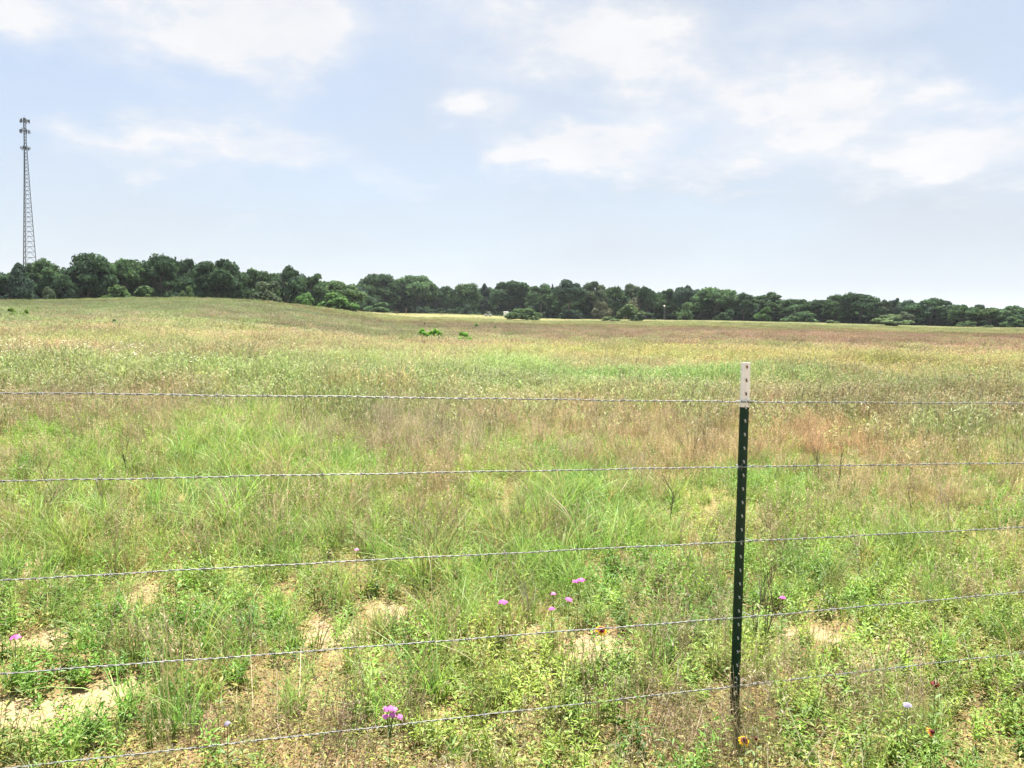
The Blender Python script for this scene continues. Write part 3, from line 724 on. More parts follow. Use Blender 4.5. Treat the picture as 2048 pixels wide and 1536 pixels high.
for kind, x0, x1, yt, D, col, lab in LT:
    nm = {'oak': 'oak_tree', 'open': 'oak_tree', 'juniper': 'cedar_tree'}[kind]
    c0 = .06
    if 'bare brown trunk' in lab: c0 = .2
    tree(nm, kind, x0, x1, yt, D, col, lab, c0=c0)
LB = [  # x0,x1,ytop,D or None,ybase,colour,label
 (195, 262, 568, 160, LITE, 'yellowish green bush on the crest, left one of a touching pair'),
 (250, 320, 571, 162, LITE, 'yellowish green bush on the crest, right one of a touching pair'),
 (352, 394, 570, 158, LITE, 'round green bush on the crest below the tallest dark oak'),
 (84, 118, 572, 158, GREYG, 'small grey green bush below the dip right of the tower oak'),
 (504, 576, 561, 168, GREYG, 'large grey green bush on the falling side of the hill'),
 (575, 640, 584, 178, BRT, 'bright green bush at the end of the hill, left of two'),
 (630, 724, 584, 190, BRT, 'bright green bush at the end of the hill, right of two'),
 (724, 790, 604, 262, MID, 'low green bush in front of the broad double domed oak'),
 (832, 858, 612, 322, BLUEG, 'small dark bush at the foot of the large olive green oak'),
 (918, 946, 606, 318, BLUEG, 'dark rounded bush standing on the mown strip left of the white cart'),
 (1182, 1222, 602, 268, BRN, 'small brownish tree on a thin stem left of the low flat hedge'),
 (1240, 1294, 592, 282, BRN, 'brownish bushy tree right behind the glossy edged bush'),
 (1350, 1388, 603, 268, LITE, 'light green round bush right of the lamp post'),
 (1508, 1548, 613, 264, BRT, 'bright yellow green bush just right of the fence post'),
 (1650, 1682, 640, 252, PALE, 'long low pale shrub at the foot of the right hand dome'),
 (1916, 1952, 641, 254, LITE, 'small light green bush near the right edge, in front of the trees'),
 (1965, 1992, 650, 246, PALE, 'small pale whitish shrub at the right end of the field'),
 (1790, 1835, 622, 262, GREYG, 'grey green bush behind the long pale edged bush at right'),
 (2000, 2050, 632, 256, MID, 'green bush at the very right edge of the photo'),
 (1120, 1160, 622, 272, BLUEG, 'dark low bush beside the bare brown trunk'),
 (1430, 1470, 618, 268, DARK, 'dark bush at the foot of the broad full oak'),
 (1560, 1640, 622, 264, MID, 'wide low green bush right of the bright yellow green bush'),
]
for x0, x1, yt, D, col, lab in LB:
    tree('bush', 'bush', x0, x1, yt, D, col, lab, 'bush', GB, c0=0.0)
tree('bush', 'bush', 1014, 1082, 615, 0, LITE, 'large rounded green bush right beside the white shed', 'bush', GB, ybase=640, c0=0.0)
tree('bush', 'bush', 1226, 1290, 607, 0, PALE, 'large bush with pale glossy leaves on its upper edge, centre of the tree line', 'bush', GB, ybase=641, c0=0.0)
tree('bush', 'bush', 1198, 1246, 632, 0, PALE, 'low flat hedge like bush touching the glossy edged bush', 'bush', GB, ybase=641, c0=0.0)
tree('bush', 'bush', 1740, 1822, 628, 0, PALE, 'long pale edged bush in front of the trees at right', 'bush', GB, ybase=651, c0=0.0)
# shrubs out in the meadow
for x0, x1, yt, yb, col, lab in [
    (836, 866, 655, 671, (.125, .25, .05), 'bright green shrub in the meadow, leftmost of the row of three'),
    (858, 886, 656, 672, (.125, .25, .05), 'bright green shrub in the meadow, middle one of the row of three'),
    (912, 942, 663, 678, (.125, .25, .05), 'bright green shrub in the meadow, standing apart on the right of the row'),
    (945, 960, 646, 653, (.12, .2, .06), 'small green shrub in the meadow below the white cart'),
    (982, 996, 651, 657, (.12, .16, .07), 'small dull green shrub in the meadow below the white shed'),
    (12, 40, 614, 629, (.14, .2, .06), 'yellow green shrub on the hillside near the left edge'),
    (34, 60, 617, 630, (.14, .2, .06), 'larger yellow green shrub next to the one nearest the left edge'),
    (66, 80, 613, 618, (.08, .13, .05), 'small dark shrub high on the hillside at left'),
    (222, 234, 637, 645, (.07, .11, .05), 'small dark shrub alone on the lower hillside')]:
    tree('shrub', 'bush', x0, x1, yt, 0, col, lab, 'shrub', 'shrubs out in the meadow', ybase=yb, c0=0.0, trunk=False)
# the wood behind reads as one mass
col_ = bpy.data.collections.new('woodland_kinds')
for k, (V, Q, cc) in enumerate(CR_ALL[:9]):
    me = mesh_np('woodland_%02d' % k, V, Q, col=cc, mats=[MCROWNI]); col_.objects.link(bpy.data.objects.new('woodland_%02d' % k, me))
PROTO['woodland'] = (col_, 9)
WX, WY, WS, WT = [], [], [], []
tx = np.array([(a_[1]+a_[2])/2 for a_ in LT]); ty = np.array([a_[3] for a_ in LT], float); tDd = np.array([a_[4] for a_ in LT], float)
for px in np.arange(-420, 2500, 9.0):
    for row in range(4):
        q = px+random.uniform(-5, 5); D = np.interp(q, tx, tDd)+14+row*14+random.uniform(-4, 4)
        if 800 < q < 1060 and row == 0: D += 14
        yt = np.interp(q, tx, ty)
        x, y, z = at_dist(q, D); d = ray(q, yt); zt = EYE+d.z*D/math.hypot(d.x, d.y)
        h = (zt-z)*(random.uniform(.66, .92) if row else random.uniform(.45, .72)); wd = random.uniform(8, 12)
        WX.append((x, y, z-.2)); WS.append((wd, wd, h)); WT.append(np.array([DARK, MID, BLUEG][random.randrange(3)])*random.uniform(1.25, 1.6))
scatter('woodland', 'woodland', np.array(WX), rng.integers(0, 9, len(WX)), np.array(WS), np.array(WT), 0.0, 'dense dark wood filling in behind the front row of trees', 'woodland')

# low undergrowth closing the view between the trunks
col_ = bpy.data.collections.new('undergrowth_kinds')
for k, (V, Q, cc) in enumerate(CR_ALL[-6:]):
    me = mesh_np('undergrowth_%02d' % k, V, Q, col=cc, mats=[MCROWNI]); col_.objects.link(bpy.data.objects.new('undergrowth_%02d' % k, me))
PROTO['undergrowth'] = (col_, 6)
WX, WS, WT = [], [], []
for px in np.arange(-420, 2500, 6.0):
    for row in range(3):
        q = px+random.uniform(-4, 4); D = np.interp(q, tx, tDd)+5+row*11+random.uniform(-3, 3)
        if 830 < q < 1060: D += 12
        x, y, z = at_dist(q, D); wd = random.uniform(5, 9)
        WX.append((x, y, z-.3)); WS.append((wd, wd, random.uniform(2.2, 4.2))); WT.append(np.array([DARK, MID, BLUEG][random.randrange(3)])*random.uniform(1.1, 1.5))
scatter('undergrowth', 'undergrowth', np.array(WX), rng.integers(0, 6, len(WX)), np.array(WS), np.array(WT), 0.0, 'dark undergrowth between the trunks along the edge of the wood', 'undergrowth')

# ------------------------------------------------------------------ fence
mgreen = simple_mat('dark_green_enamel', (.0015, .027, .013), .45, var=.15, scale=30, spec=.25, bump=.04)
mwhite = simple_mat('chipped_white_paint', (.90, .88, .84), .5, var=.03, scale=60, bump=.1)
# rusty chips in the white paint
_t = NT(mwhite.node_tree); _b = _t.n['Principled BSDF']; _src = _b.inputs['Base Color'].links[0].from_socket
_tc = _t.new('ShaderNodeTexCoord'); _n = _t.noise(_tc.outputs['Object'], 55, 5, .7)
_f = _t.ramp(_n, [(.70, (0, 0, 0, 1)), (.73, (1, 1, 1, 1))]); _t.put(_b.inputs['Base Color'], _t.mix(_f, _src, (.30, .17, .09, 1)))
mzinc = simple_mat('galvanised_wire', (.23, .235, .225), .55, metal=.35, var=.15, scale=120)
mstud = simple_mat('worn_stud_steel', (.50, .53, .52), .45, metal=.2, var=.1, scale=50)
mrust = simple_mat('rusty_stud', (.16, .09, .06), .8, var=.2, scale=80)
def wpt(px, py, depth):
    """3D point on the fence plane seen at that photo spot"""
    d = ray(px, py); return Vector((d.x, d.y, d.z))*depth + Vector((0, 0, EYE))
DP = 3.2
fdep = lambda px: DP/(1-(px-1490)/(6150-1490.0))
P0f = wpt(0, 1150, fdep(0)); P1f = wpt(2048, 1050, fdep(2048))
FD = Vector((P1f.x-P0f.x, P1f.y-P0f.y, 0)).normalized(); FN = Vector((FD.y, -FD.x, 0))       # towards the camera
if FN.y > 0: FN = -FN
ptop = wpt(1493, 725, fdep(1492)); pbot = wpt(1470, 1420, fdep(1490))
base = Vector((pbot.x, pbot.y, h1(pbot.x, pbot.y)))
fence = empty('barbed_wire_fence', base); tag(fence, 'barbed wire fence with five twisted strands and one green steel post', 'fence')
axis = (ptop-pbot).normalized(); PH = (ptop-base).length
print('post height', PH, 'base', base, 'pbot', pbot, 'lean', math.degrees(math.acos(axis.z)))
fx = (FD - axis*FD.dot(axis)).normalized(); fy = axis.cross(fx)      # fy points away from the camera or toward it
if fy.dot(FN) < 0: fy = -fy                                            # toward the camera
post = empty('fence_post', (0, 0, 0)); post.parent = fence
Mp = Matrix((fx, fy, axis)).transposed()
if Mp.determinant() < 0: Mp = Matrix((-fx, fy, axis)).transposed()
post.rotation_euler = Mp.to_euler()
def tee(z0, z1, e=0.0):
    w2 = .0185+e; o_l = [(-w2, -.0035), (w2, -.0035), (w2, .0015), (.0065, .0045+e), (-.0065, .0045+e), (-w2, .0015)]
    mb = MB(); mb.prism(o_l[::-1], z0, z1)
    st = [(-.0028-e, -.035), (.0028+e, -.035), (.0032+e, -.0036), (-.0032-e, -.0036)]
    mb.prism(st, z0, z1); return mb
WH = .180
def bev(o):
    m = o.modifiers.new('bevel', 'BEVEL'); m.width = .0012; m.segments = 2; m.limit_method = 'ANGLE'
    return o
shaft = bev(tee(-.35, PH-WH).build('shaft', mgreen, post))
tip = bev(tee(PH-WH, PH, .0004).build('painted_tip', mwhite, post)); tag(tip, 'white painted top end of the post with rust chips')
def stud_mesh(mat, nm):
    mb = MB()
    rt = Matrix.Rotation(R(20), 3, 'Y')
    V = []
    for k, (yy, s) in enumerate(((.004, 1.0), (.0095, .8), (.0115, .45))):
        for x, z in ((-.0024, -.0075), (.0024, -.0075), (.0024, .0075), (-.0024, .0075)):
            q = rt @ Vector((x*s, yy, z*s+(yy-.004)*.3)); V.append(q)
    Fc = [(4*k+i, 4*k+(i+1) % 4, 4*k+4+(i+1) % 4, 4*k+4+i) for k in range(2) for i in range(4)]+[(8, 9, 10, 11)]
    mb.add(V, Fc); return mesh_np(nm, np.array(mb.v), mb.f, mats=[mat])
sA = stud_mesh(mstud, 'stud'); sB = stud_mesh(mrust, 'stud')
z = PH-.018; k = 0
while z > .03:
    o = link('stud', sB if z > PH-WH else sA, post, (.001, 0, z)); z -= .0545; k += 1
print('studs', k)
# strands
WIRES = [[(-0, 785), (700, 793), (1490, 803.5), (2048, 806.5)], [(0, 961), (700, 947), (1490, 932.5), (2048, 925)], [(0, 1158), (700, 1120), (1490, 1081), (2048, 1053)],
         [(0, 1344), (600, 1301), (1490, 1232), (2048, 1182)], [(0, 1534), (600, 1468), (1490, 1367), (2048, 1303)]]
names_w = ['top', 'second', 'middle', 'fourth', 'bottom']
def barb(mb, q, d, rd):
    up = Vector((0, 0, 1)); a0 = rd.uniform(0, 6.28); n1_ = d.cross(up).normalized(); n2_ = d.cross(n1_).normalized()
    coil = []
    for k in range(22):
        th = a0+k*2*math.pi/10; coil.append(q+d*((k-11)*.00085)+(n1_*math.cos(th)+n2_*math.sin(th))*.0036)
    mb.tube(coil, .0011, 4)
    for s, kk in ((0, 0), (1, 21)):
        for sg in (1, -1):
            th = a0+kk*2*math.pi/10 + (.4 if sg > 0 else 3.5); rdir = (n1_*math.cos(th)+n2_*math.sin(th)+d*rd.uniform(-.5, .5)).normalized()
            mb.tube([q+d*((kk-11)*.00075), q+d*((kk-11)*.00075)+rdir*.018], [.0012, .0004], 4)
for wi, Wp in enumerate(WIRES):
    rd = random.Random(50+wi); K = []
    for (px, py) in Wp: K.append(wpt(px, py, fdep(px)) + FN*.0)
    # lie on the camera side of the post
    shift = FN*.013
    K = [q+shift for q in K]
    K = [K[0]+(K[0]-K[1]).normalized()*3.0]+K+[K[-1]+(K[-1]-K[-2]).normalized()*3.0]
    pts = []
    for a_, b_ in zip(K[:-1], K[1:]):
        L = (b_-a_).length; n = max(2, int(L/.0075))
        for k in range(n): pts.append(a_.lerp(b_, k/n))
    pts.append(K[-1])
    mb = MB(); s = 0; tw = [[], []]; ph = rd.uniform(0, 6.28); nextb = rd.uniform(0, .12)
    bar = []
    for i_, q in enumerate(pts):
        d = (pts[min(i_+1, len(pts)-1)]-pts[max(i_-1, 0)]).normalized(); n1_ = d.cross(Vector((0, 0, 1))).normalized(); n2_ = d.cross(n1_)
        s += (q-pts[i_-1]).length if i_ else 0
        th = ph+s/.066*2*math.pi+.5*math.sin(s*3.1+wi)
        wob = n2_*(.0009*math.sin(s*9+wi*2)+.0006*math.sin(s*23))
        for k in (0, 1): tw[k].append(q+wob+(n1_*math.cos(th+k*math.pi)+n2_*math.sin(th+k*math.pi))*.0015)
        if s > nextb: bar.append((q, d)); nextb = s+.127*rd.uniform(.9, 1.12)
    for k in (0, 1): mb.tube(tw[k], .0014, 5, caps=False)
    for q, d in bar: barb(mb, q, d, rd)
    V = [(Vector(v)-base) for v in mb.v]; mb.v = [tuple(v) for v in V]
    wo = mb.build('wire_strand', mzinc, fence, smooth=True)
    # clip that ties the strand to the post
    c = K[3]-base; mc = MB(); pl = post.matrix_basis.to_3x3()
    def loc_(x, y_, z_): return Vector((c.x, c.y, c.z)) + fx*x + fy*y_ + axis*z_
    path = [loc_(.030, .001, -.001), loc_(.024, .004, .002), loc_(.020, -.002, .004), loc_(.016, -.052, .004), loc_(-.016, -.052, .003), loc_(-.021, -.004, .001), loc_(-.023, .004, -.002), loc_(-.030, .0015, .003), loc_(-.024, .004, .006)]
    mc.tube(path, .0016, 6); 
    mc.tube([loc_(.020, .003, .002), loc_(.030, .004, .007), loc_(.045, .003, .006), loc_(.055, .003, .001)], [.0015, .0015, .0013, .001], 6)
    mc.build('wire_clip', mzinc, fence, smooth=True)

# ------------------------------------------------------------------ lattice tower
msteel = simple_mat('weathered_steel', (.018, .024, .032), .8, metal=.0, var=.1, scale=.5)
manten = simple_mat('antenna_housing', (.018, .022, .028), .6, var=.08, scale=1)
TD = 420.0
tx_, ty_, tz_ = at_dist(57.3, TD, 540)
d = ray(50, 236); ttop = EYE+d.z*TD/math.hypot(d.x, d.y); TH = ttop-tz_
tower = empty('lattice_tower', (tx_, ty_, tz_), math.atan2(-tx_, ty_)); tag(tower, 'tall three legged steel lattice communications tower with antennas above the trees at left', 'tower')
spp = TD/F*math.cos(math.atan2(tx_, ty_))**2       # metres per photo pixel, roughly
R0 = 17.0*spp*1.30; R1 = 3.0*spp
def leg(k, z):
    t = min(z/TH, 1); rad = R1+(R0-R1)*max(0, 1-t/.90)**1.12; a = R(10+120*k)
    return Vector((rad*math.cos(a), rad*math.sin(a), z))
zz_ = [0.0]
while zz_[-1] < TH: zz_.append(zz_[-1]+max(1.1, 3.0*(1-zz_[-1]/TH*.62)))
zz_[-1] = TH
for k in range(3):
    mb = MB(); mb.tube([leg(k, z) for z in zz_], [.16*(1-.3*z/TH) for z in zz_], 6); mb.build('leg', msteel, tower)
mb = MB()
for a_, b_ in zip(zz_[:-1], zz_[1:]):
    for k in range(3):
        k2 = (k+1) % 3; mb.tube([leg(k, b_), leg(k2, b_)], .06, 4); m_ = (leg(k, b_)+leg(k2, b_))/2
        mb.tube([leg(k, a_), m_], .05, 4); mb.tube([leg(k2, a_), m_], .05, 4)
mb.build('cross_bracing', msteel, tower)
mb = MB(); mb.tube([leg(1, 2)*.9, leg(1, TH*.98)*.9], .14, 6); mb.build('cable_run', manten, tower)
for zc_, hw, hh_, col_n, sd_ in ((TH-1.3, 1.75, 1.5, 4, 1), (TH-5.8, 1.85, 1.6, 4, 2), (TH-13.2, 1.7, 1.4, 3, 3)):
    rd = random.Random(sd_); mb = MB(); cc = []
    for k in range(3):
        a = R(70+120*k+sd_*5); o1 = Vector((math.cos(a), math.sin(a), 0)); t1 = Vector((-math.sin(a), math.cos(a), 0)); ctr = o1*hw*.72+Vector((0, 0, zc_))
        mb.tube([Vector((0, 0, zc_)), ctr], .09, 5); mb.tube([ctr-t1*hw*.75, ctr+t1*hw*.75], .07, 5); mb.tube([ctr-t1*hw*.75+Vector((0,0,.7)), ctr+t1*hw*.75+Vector((0,0,.7))], .05, 5)
        for j in range(col_n): cc.append((ctr+t1*hw*.75*((j/(col_n-1))*2-1)+o1*.15, a))
    plat = mb.build('antenna_mount', msteel, tower)
    for c, a in cc:
        q = MB(); hh2 = hh_*rd.uniform(.7, 1.1); q.box((0, 0, 0), (.18, .26, hh2)); q.tube([(-.14, 0, -hh2*.6), (-.14, 0, hh2*.6)], .04, 5)
        o = q.build('antenna_panel', manten, plat, loc=c+Vector((0, 0, rd.uniform(-.3, .3)))); o.rotation_euler = (0, 0, a)
mb = MB(); mb.tube([Vector((0, 0, TH-.5)), Vector((0, 0, TH+1.2))], [.05, .03], 5); mb.build('lightning_rod', msteel, tower)

# ------------------------------------------------------------------ small things at the tree line
mwpaint = simple_mat('dull_white_paint', (.68, .70, .70), .6, var=.06, scale=2); mdark = simple_mat('dark_rubber', (.03, .03, .03), .8); mwood = simple_mat('weathered_wood', (.13, .10, .075), .9, var=.2, scale=4)
mglass = simple_mat('bright_lamp_housing', (.85, .85, .82), .3, var=.02)
def ppm(D): return D/F
# shed
x, y, z = at_dist(1012, 300); D = math.hypot(x, y); k = D/F
sh = empty('shed', (x, y, z), math.atan2(-x, y)+R(18)); tag(sh, 'small white metal shed under the trees beside the large rounded green bush', 'shed')
W_, Hh = 8.5*k, 10.2*k
q = MB(); q.box((0, 0, Hh*.46), (W_, W_*.8, Hh*.92))
for j in range(9): q.box((-W_/2+W_*(j+.5)/9, -W_*.4-.012, Hh*.46), (.05, .03, Hh*.9))
q.build('wall', mwpaint, sh)
q = MB(); 
q.add([(-W_*.55, -W_*.48, Hh*.925), (W_*.55, -W_*.48, Hh*.925), (W_*.55, W_*.48, Hh*.925), (-W_*.55, W_*.48, Hh*.925), (-W_*.55, -W_*.48, Hh*.97), (W_*.55, -W_*.48, Hh*.97), (W_*.55, W_*.48, Hh*1.03), (-W_*.55, W_*.48, Hh*1.03)],
      [(3,2,1,0),(4,5,6,7),(0,1,5,4),(1,2,6,5),(2,3,7,6),(3,0,4,7)]); q.build('roof', mwpaint, sh)
q = MB(); q.box((W_*.2, -W_*.4-.05, Hh*.40), (W_*.34, .05, Hh*.78)); dr = q.build('door', simple_mat('grey_door', (.42, .45, .47), .6), sh)
q = MB(); q.box((W_*.32, -W_*.4-.10, Hh*.40), (.05, .05, .25)); q.build('handle', mdark, dr)
# utility cart
x, y, z = at_dist(976, 292); D = math.hypot(x, y); k = D/F
ct = empty('utility_cart', (x, y, z), math.atan2(-x, y)+R(-20)); tag(ct, 'small white utility cart with an open cab in the shade left of the white shed', 'cart')
s = k*9.5/1.9*1.0
def sc(v): return tuple(c_*s for c_ in v)
q = MB(); q.box(sc((0, 0, .55)), sc((2.6, 1.3, .28))); q.box(sc((.95, 0, .80)), sc((.75, 1.2, .30))); q.box(sc((-.85, 0, .80)), sc((.95, 1.3, .10)))
for sy in (-.6, .6): q.box(sc((-.85, sy, .93)), sc((.95, .06, .26)))
q.build('body', mwpaint, ct)
for sx in (-.3, .55):
    for sy in (-.58, .58): q = MB(); q.tube([sc((sx, sy, .7)), sc((sx*.9, sy, 1.85))], .045*s, 6); q.build('cab_post', mwpaint, ct)
q = MB(); q.box(sc((.12, 0, 1.88)), sc((1.1, 1.35, .08))); q.build('roof', mwpaint, ct)
q = MB(); q.box(sc((.05, 0, .82)), sc((.4, 1.1, .26))); q.box(sc((-.2, 0, 1.1)), sc((.12, 1.1, .5))); q.build('seat', mdark, ct)
for sx in (-.85, .9):
    for sy in (-.68, .68):
        q = MB(); q.tube([sc((sx, sy-.11, .32)), sc((sx, sy+.11, .32))], .32*s, 18); wh = q.build('wheel', mdark, ct)
        q = MB(); q.tube([sc((sx, sy-.125, .32)), sc((sx, sy+.125, .32))], .17*s, 12); q.build('rim', mwpaint, wh)
# lamp post
x, y, z = at_dist(1328, 258); D = math.hypot(x, y); k = D/F
lp = empty('lamp_post', (x, y, z)); tag(lp, 'thin lamp post with a round white lamp standing before the trees', 'lamp post')
q = MB(); q.tube([(0, 0, 0), (0, 0, 26*k)], [.09, .06], 8); q.build('pole', simple_mat('grey_pole', (.16, .17, .17), .6), lp)
q = MB()
for zz2, r1_, r2_ in ((0, .10, .26), (.2, .26, .30), (.42, .30, .2)):
    q.tube([(0, 0, 26*k+zz2), (0, 0, 26*k+zz2+.21)], [r1_, r2_], 12)
q.build('lamp_head', mglass, lp)
# old posts on the mown strip
for px, yt, yb, r_, lab in ((776, 621, 630, .12, 'short dark wooden post left of the low dark box at the end of the hill'), (812, 617, 630, .18, 'tall dark wooden post with a crossbar at the foot of the olive green oak'),
                            (883, 624, 632, .16, 'stubby dark post on the mown strip beside the dark stem of a tree'), (850, 641, 648, .10, 'thin post standing out in the meadow grass'),
                            (999, 630, 637, .10, 'thin dark post in front of the white shed')):
    x, y, z = at_dist(px, 285) if yb < 639 else hit(px, yb, .3); D = math.hypot(x, y); k = D/F
    po = empty('wooden_post', (x, y, z)); tag(po, lab, 'post', 'old posts at the back of the field')
    hgt = (yb-yt)*k; q = MB(); q.tube([(0, 0, -.3), (0.02, 0, hgt*.5), (-.02, 0, hgt)], [r_, r_*.95, r_*.85], 8); q.build('shaft', mwood, po)
    if 'crossbar' in lab: q = MB(); q.box((0, -r_*1.02-.04, hgt*.72), (1.3, .08, .16)); q.build('crossbar', mwood, po)
x, y, z = at_dist(793, 285); k = math.hypot(x, y)/F
bx_ = empty('crate', (x, y, z)); tag(bx_, 'low dark brown crate on the pale strip left of the post with a crossbar', 'crate')
q = MB()
for sy in (-1.2, 1.2):
    q = MB()
    for j in range(3): q.box((0, sy*k, .18+j*.32), (7*k, .06, .27))
    q.build('slatted_side', mwood, bx_)
for sx in (-1, 1):
    for sy in (-1, 1): q = MB(); q.box((sx*3.3*k, sy*1.0*k, .5), (.12, .12, 1.0)); q.build('corner_post', mwood, bx_)
q = MB(); q.box((0, 0, 1.04), (7.2*k, 2.6*k, .07)); q.build('lid', mwood, bx_)

# ------------------------------------------------------------------ near wildflowers and dead weeds, one by one
def petal_ring(n, L, wd, droop, ca, cb, z0=0.0, r0_=.0):
    """n petals with colour ca at the base and cb at the tip"""
    V, Q, Cc = [], [], []
    for k in range(n):
        a = 2*math.pi*k/n+random.uniform(-.1, .1); d_ = np.array([math.cos(a), math.sin(a), 0]); s_ = np.array([-math.sin(a), math.cos(a), 0]); l = L*random.uniform(.88, 1.08)
        b = len(V); rows = ((0, .35, 0), (.45, 1.0, -.15), (.8, 1.0, -.5), (1.0, .55, -.8))
        for t_, w_, dz in rows:
            c_ = np.array(ca)*(1-t_)+np.array(cb)*t_ if ca is not None else cb
            c_ = np.array(ca) if t_ < .5 else np.array(cb)
            q_ = d_*(r0_+l*t_)+np.array([0, 0, z0+dz*droop*l])
            V += [q_-s_*wd*.5*w_, q_+s_*wd*.5*w_]; Cc += [c_, c_]
        Q += [(b+2*i_, b+2*i_+1, b+2*i_+3, b+2*i_+2) for i_ in range(3)]
    return np.array(V), np.array(Q), np.array(Cc)
def place(V, pos, nrm_, sc_=1.0):
    q = Vector(nrm_).normalized().to_track_quat('Z', 'Y').to_matrix()
    return (np.array(q) @ (V.T*sc_)).T+np.array(pos)
def plant_stem(h, lean, name_root):
    pts = [Vector((0, 0, -.02))]+[Vector((lean[0]*t_*t_, lean[1]*t_*t_, h*t_)) for t_ in (.25, .5, .75, 1.0)]
    q = MB(); q.tube(pts, [.0018, .0016, .0014, .0012, .0011], 5, col=tuple(lin((120, 150, 80))*.6)); q.build('stem', MGO, name_root)
    n = 9; P_ = []; Dd = []
    for k in range(n):
        t_ = .12+.75*k/n; P_.append((lean[0]*t_*t_, lean[1]*t_*t_, h*t_)); a = k*2.4; Dd.append((math.cos(a), math.sin(a), .55))
    L_ = rng.uniform(.022, .042, n); V, Q, cc = leaves(np.array(P_), np.array(Dd), L_, L_*.28, jitter(np.tile(lin((140, 178, 85))*.6, (n, 1)), n))
    link('leaves', mesh_np('leaves', V, Q, col=cc, mats=[MGO]), name_root)
def phlox(px, py, h, nheads, rad, colr, lab, spots=None):
    x, y, z = hit(px, py, h); root = empty('pink_wildflower' if colr[0] > colr[1]*1.2 else 'lilac_wildflower', (x, y, z)); tag(root, lab, 'wildflower', 'wildflowers near the fence')
    plant_stem(h*.93, (0, 0), root)
    D = math.hypot(x, y)
    for (dx, dz, rr2) in (spots or [(0, 0, rad)]):
        parts = []
        cx2 = dx*D/F; cz2 = dz*D/F
        for k in range(nheads):
            a = k*2.4; q = rr2*.8*math.sqrt((k+.3)/nheads); nv = (math.cos(a)*q/rr2*.9, math.sin(a)*q/rr2*.9-.45, 1.0)
            V, Q, cc = petal_ring(5, .0068, .0050, .15, colr, colr)
            parts.append((place(V, (cx2+math.cos(a)*q, math.sin(a)*q, h+cz2-(q*q/rr2)*.35+random.uniform(-.003, .003)), nv), Q, cc*random.uniform(.62, 1.2)))
        V, Q, cc = join(parts); link('flower_head', mesh_np('flower_head', V, Q, col=np.clip(cc, 0, 1), mats=[MGO]), root)
        if abs(dx) > 2 or abs(dz) > 2:
            q_ = MB(); q_.tube([(0, 0, h*.55), (cx2*.6, 0, h*.8), (cx2, 0, h+cz2)], [.0013, .0012, .001], 5, col=tuple(lin((120, 150, 80))*.6)); q_.build('side_stem', MGO, root)
PK = tuple(lin((232, 110, 205))*.95); PK2 = tuple(lin((240, 150, 225))*.95); LIL = tuple(lin((190, 180, 210))*.6)
phlox(1157, 1160, .26, 14, .022, PK, 'pink flower heads highest of the group between the third and fourth wires', [(-6, -2, .016), (5, 2, .022)])
phlox(1138, 1197, .24, 12, .020, PK, 'pink flower just below and left of the highest pink flowers')
phlox(1103, 1216, .22, 9, .016, PK, 'small pink flower, lowest of the group above the yellow and maroon bloom')
phlox(1107, 1186, .22, 6, .011, PK2, 'tiny pale pink flower in the middle of the pink group')
phlox(1006, 1202, .26, 14, .023, PK, 'pink flower standing alone at the left of the pink group')
phlox(1566, 1194, .24, 10, .016, PK, 'single pink flower right of the fence post')
phlox(30, 1272, .22, 10, .022, PK, 'pink flower over bare sand at the left edge')
phlox(780, 1416, .24, 12, .016, PK2, 'cluster of four pink flower heads just above the bottom wire', [(-7, 0, .011), (1, 2, .011), (8, -1, .010), (5, -13, .011), (-9, -17, .010), (20, -17, .008)])
phlox(713, 1098, .24, 7, .013, PK2, 'faint pink flower right under the middle wire in the left half')
phlox(1815, 1408, .22, 9, .018, LIL, 'pale lilac white flower low in the grass at bottom right')
phlox(455, 1446, .18, 5, .009, LIL, 'tiny pale lilac flower near the bottom wire at left')
def gaillardia(px, py, h, dia, lab, ca, cb, tilt=(.1, -.55, .85)):
    x, y, z = hit(px, py, h); root = empty('blanket_flower', (x, y, z)); tag(root, lab, 'wildflower', 'wildflowers near the fence')
    plant_stem(h*.97, (0, 0), root)
    V, Q, cc = petal_ring(11, dia/2-.004, dia*.19, .8, ca, cb, 0, .005)
    link('petals', mesh_np('petals', place(V, (0, 0, h), tilt), Q, col=cc, mats=[MGO]), root)
    V = []; Fc = []; n = 12
    for k, (r_, z_) in enumerate(((.0065, .0), (.007, .004), (.0055, .008), (.0025, .010))):
        for j in range(n): a = 2*math.pi*j/n; V.append((r_*math.cos(a), r_*math.sin(a), z_))
    Fc = [(k*n+j, k*n+(j+1) % n, (k+1)*n+(j+1) % n, (k+1)*n+j) for k in range(3) for j in range(n)]+[tuple(3*n+j for j in range(n))]
    V = place(np.array(V), (0, 0, h), tilt); link('flower_centre', mesh_np('flower_centre', V, Fc, col=np.tile([.10, .02, .02], (len(V), 1)), mats=[MGO]), root)
YL = tuple(lin((255, 205, 30))); MR = tuple(lin((110, 20, 30))); OR = tuple(lin((250, 160, 40)))
gaillardia(1203, 1258, .24, .048, 'large yellow and maroon bloom just under the fourth wire left of the post', MR, YL)
gaillardia(1489, 1480, .22, .034, 'yellow and maroon bloom in dry grass below the foot of the post', MR, YL)
gaillardia(1864, 1464, .20, .032, 'yellow orange bloom with a maroon centre in tall green grass at bottom right', MR, OR, (.5, -.5, .6))
gaillardia(1871, 1366, .26, .030, 'dark red bloom above the right end of the bottom wire', MR, MR, (0, -.4, .9))
gaillardia(1512, 1478, .16, .014, 'tiny orange bloom right beside the bloom below the post foot', OR, OR, (0, -.4, .9))
gaillardia(703, 960, .22, .028, 'tiny orange red bloom just under the second wire', tuple(lin((200, 80, 30))), OR, (0, -.4, .9))
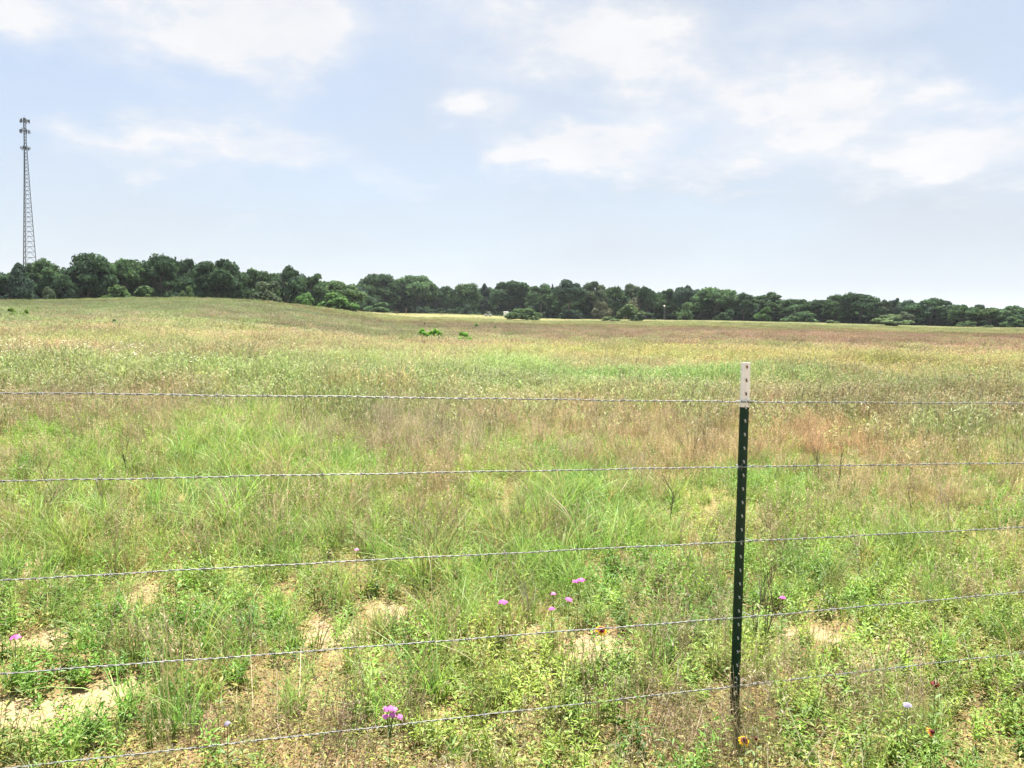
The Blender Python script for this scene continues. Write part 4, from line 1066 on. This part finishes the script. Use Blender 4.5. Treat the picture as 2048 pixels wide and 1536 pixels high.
mtwd = simple_mat('dead_stem_dark', (.10, .075, .055), .9, var=.2, scale=30); mtwg = simple_mat('dead_stem_grey', (.36, .31, .25), .9, var=.2, scale=30)
for k, (px, pb, yt, mat, sp, lab) in enumerate((
    (1338, 1055, 930, mtwd, .75, 'dark cup shaped dead weed in the brown patch left of the post'),
    (1900, 1075, 930, mtwg, .7, 'widest grey branching dead weed at right between second and third wires'),
    (1522, 1330, 1090, mtwd, .28, 'tall thin brown dead weed right behind the post'),
    (1508, 1290, 1100, mtwd, .35, 'forked green brown weed stem between the post and the tall thin one'),
    (108, 1040, 925, mtwd, .5, 'dark dead weed crossed by the second wire at left'),
    (258, 970, 850, mtwd, .2, 'single dark upright stalk above the second wire at left'),
    (825, 985, 905, mtwd, .8, 'v shaped dark dead weed crossed by the second wire near the middle'),
    (1820, 1040, 960, mtwd, .7, 'dark dead weed left of the widest grey one at right'),
    (1675, 1010, 890, mtwd, .4, 'dead weed of upright dark stems behind the second wire, right of the post'),
    (1635, 980, 880, mtwd, .15, 'thin straight dark stalk next to the dead weed of upright stems'),
    (445, 1060, 960, mtwg, .4, 'pale leaning dry stalks under the second wire in the left half'),
    (1290, 1000, 890, mtwg, .6, 'pale curly dry weed left of the dark cup shaped one'),
    (1725, 1170, 1080, mtwg, .6, 'bare crooked pale twig under the third wire right of the post'),
    (1050, 1270, 1120, mtwg, .4, 'pale thin dry stalk rising between the pink flowers'),
    (880, 890, 830, mtwd, .4, 'dark dry stalk in the grey brown patch near the middle'))):
    x, y, z = hit(px, pb); D = math.hypot(x, y); ht = (pb-yt)*D/F*1.02
    mb = twiggy(ht*1.25, 0.0050*max(1, D/7), 3, 4, sp, 900+k, 5)
    vv = np.array(mb.v); s_ = ht/max(vv[:, 2].max(), .01); mb.v = [tuple(v*s_) for v in vv]
    o = mb.build('dead_weed', mat, None, smooth=True, loc=(x, y, z)); tag(o, lab, 'dead weed', 'dead weeds standing in the field')

# ------------------------------------------------------------------ haze
q = MB(); q.box((0, 0, 70), (12600, 12600, 150)); hz_m = bpy.data.materials.new('haze_air'); hz_m.use_nodes = True
t = NT(hz_m.node_tree); t.n.clear(); o_ = t.new('ShaderNodeOutputMaterial'); pv = t.new('ShaderNodeVolumePrincipled')
pv.inputs['Color'].default_value = (.86, .92, 1.0, 1); pv.inputs['Density'].default_value = 0.00009; pv.inputs['Anisotropy'].default_value = .2
t.l.new(pv.outputs[0], o_.inputs['Volume']); hz = q.build('haze', hz_m); tag(hz, kind='stuff')
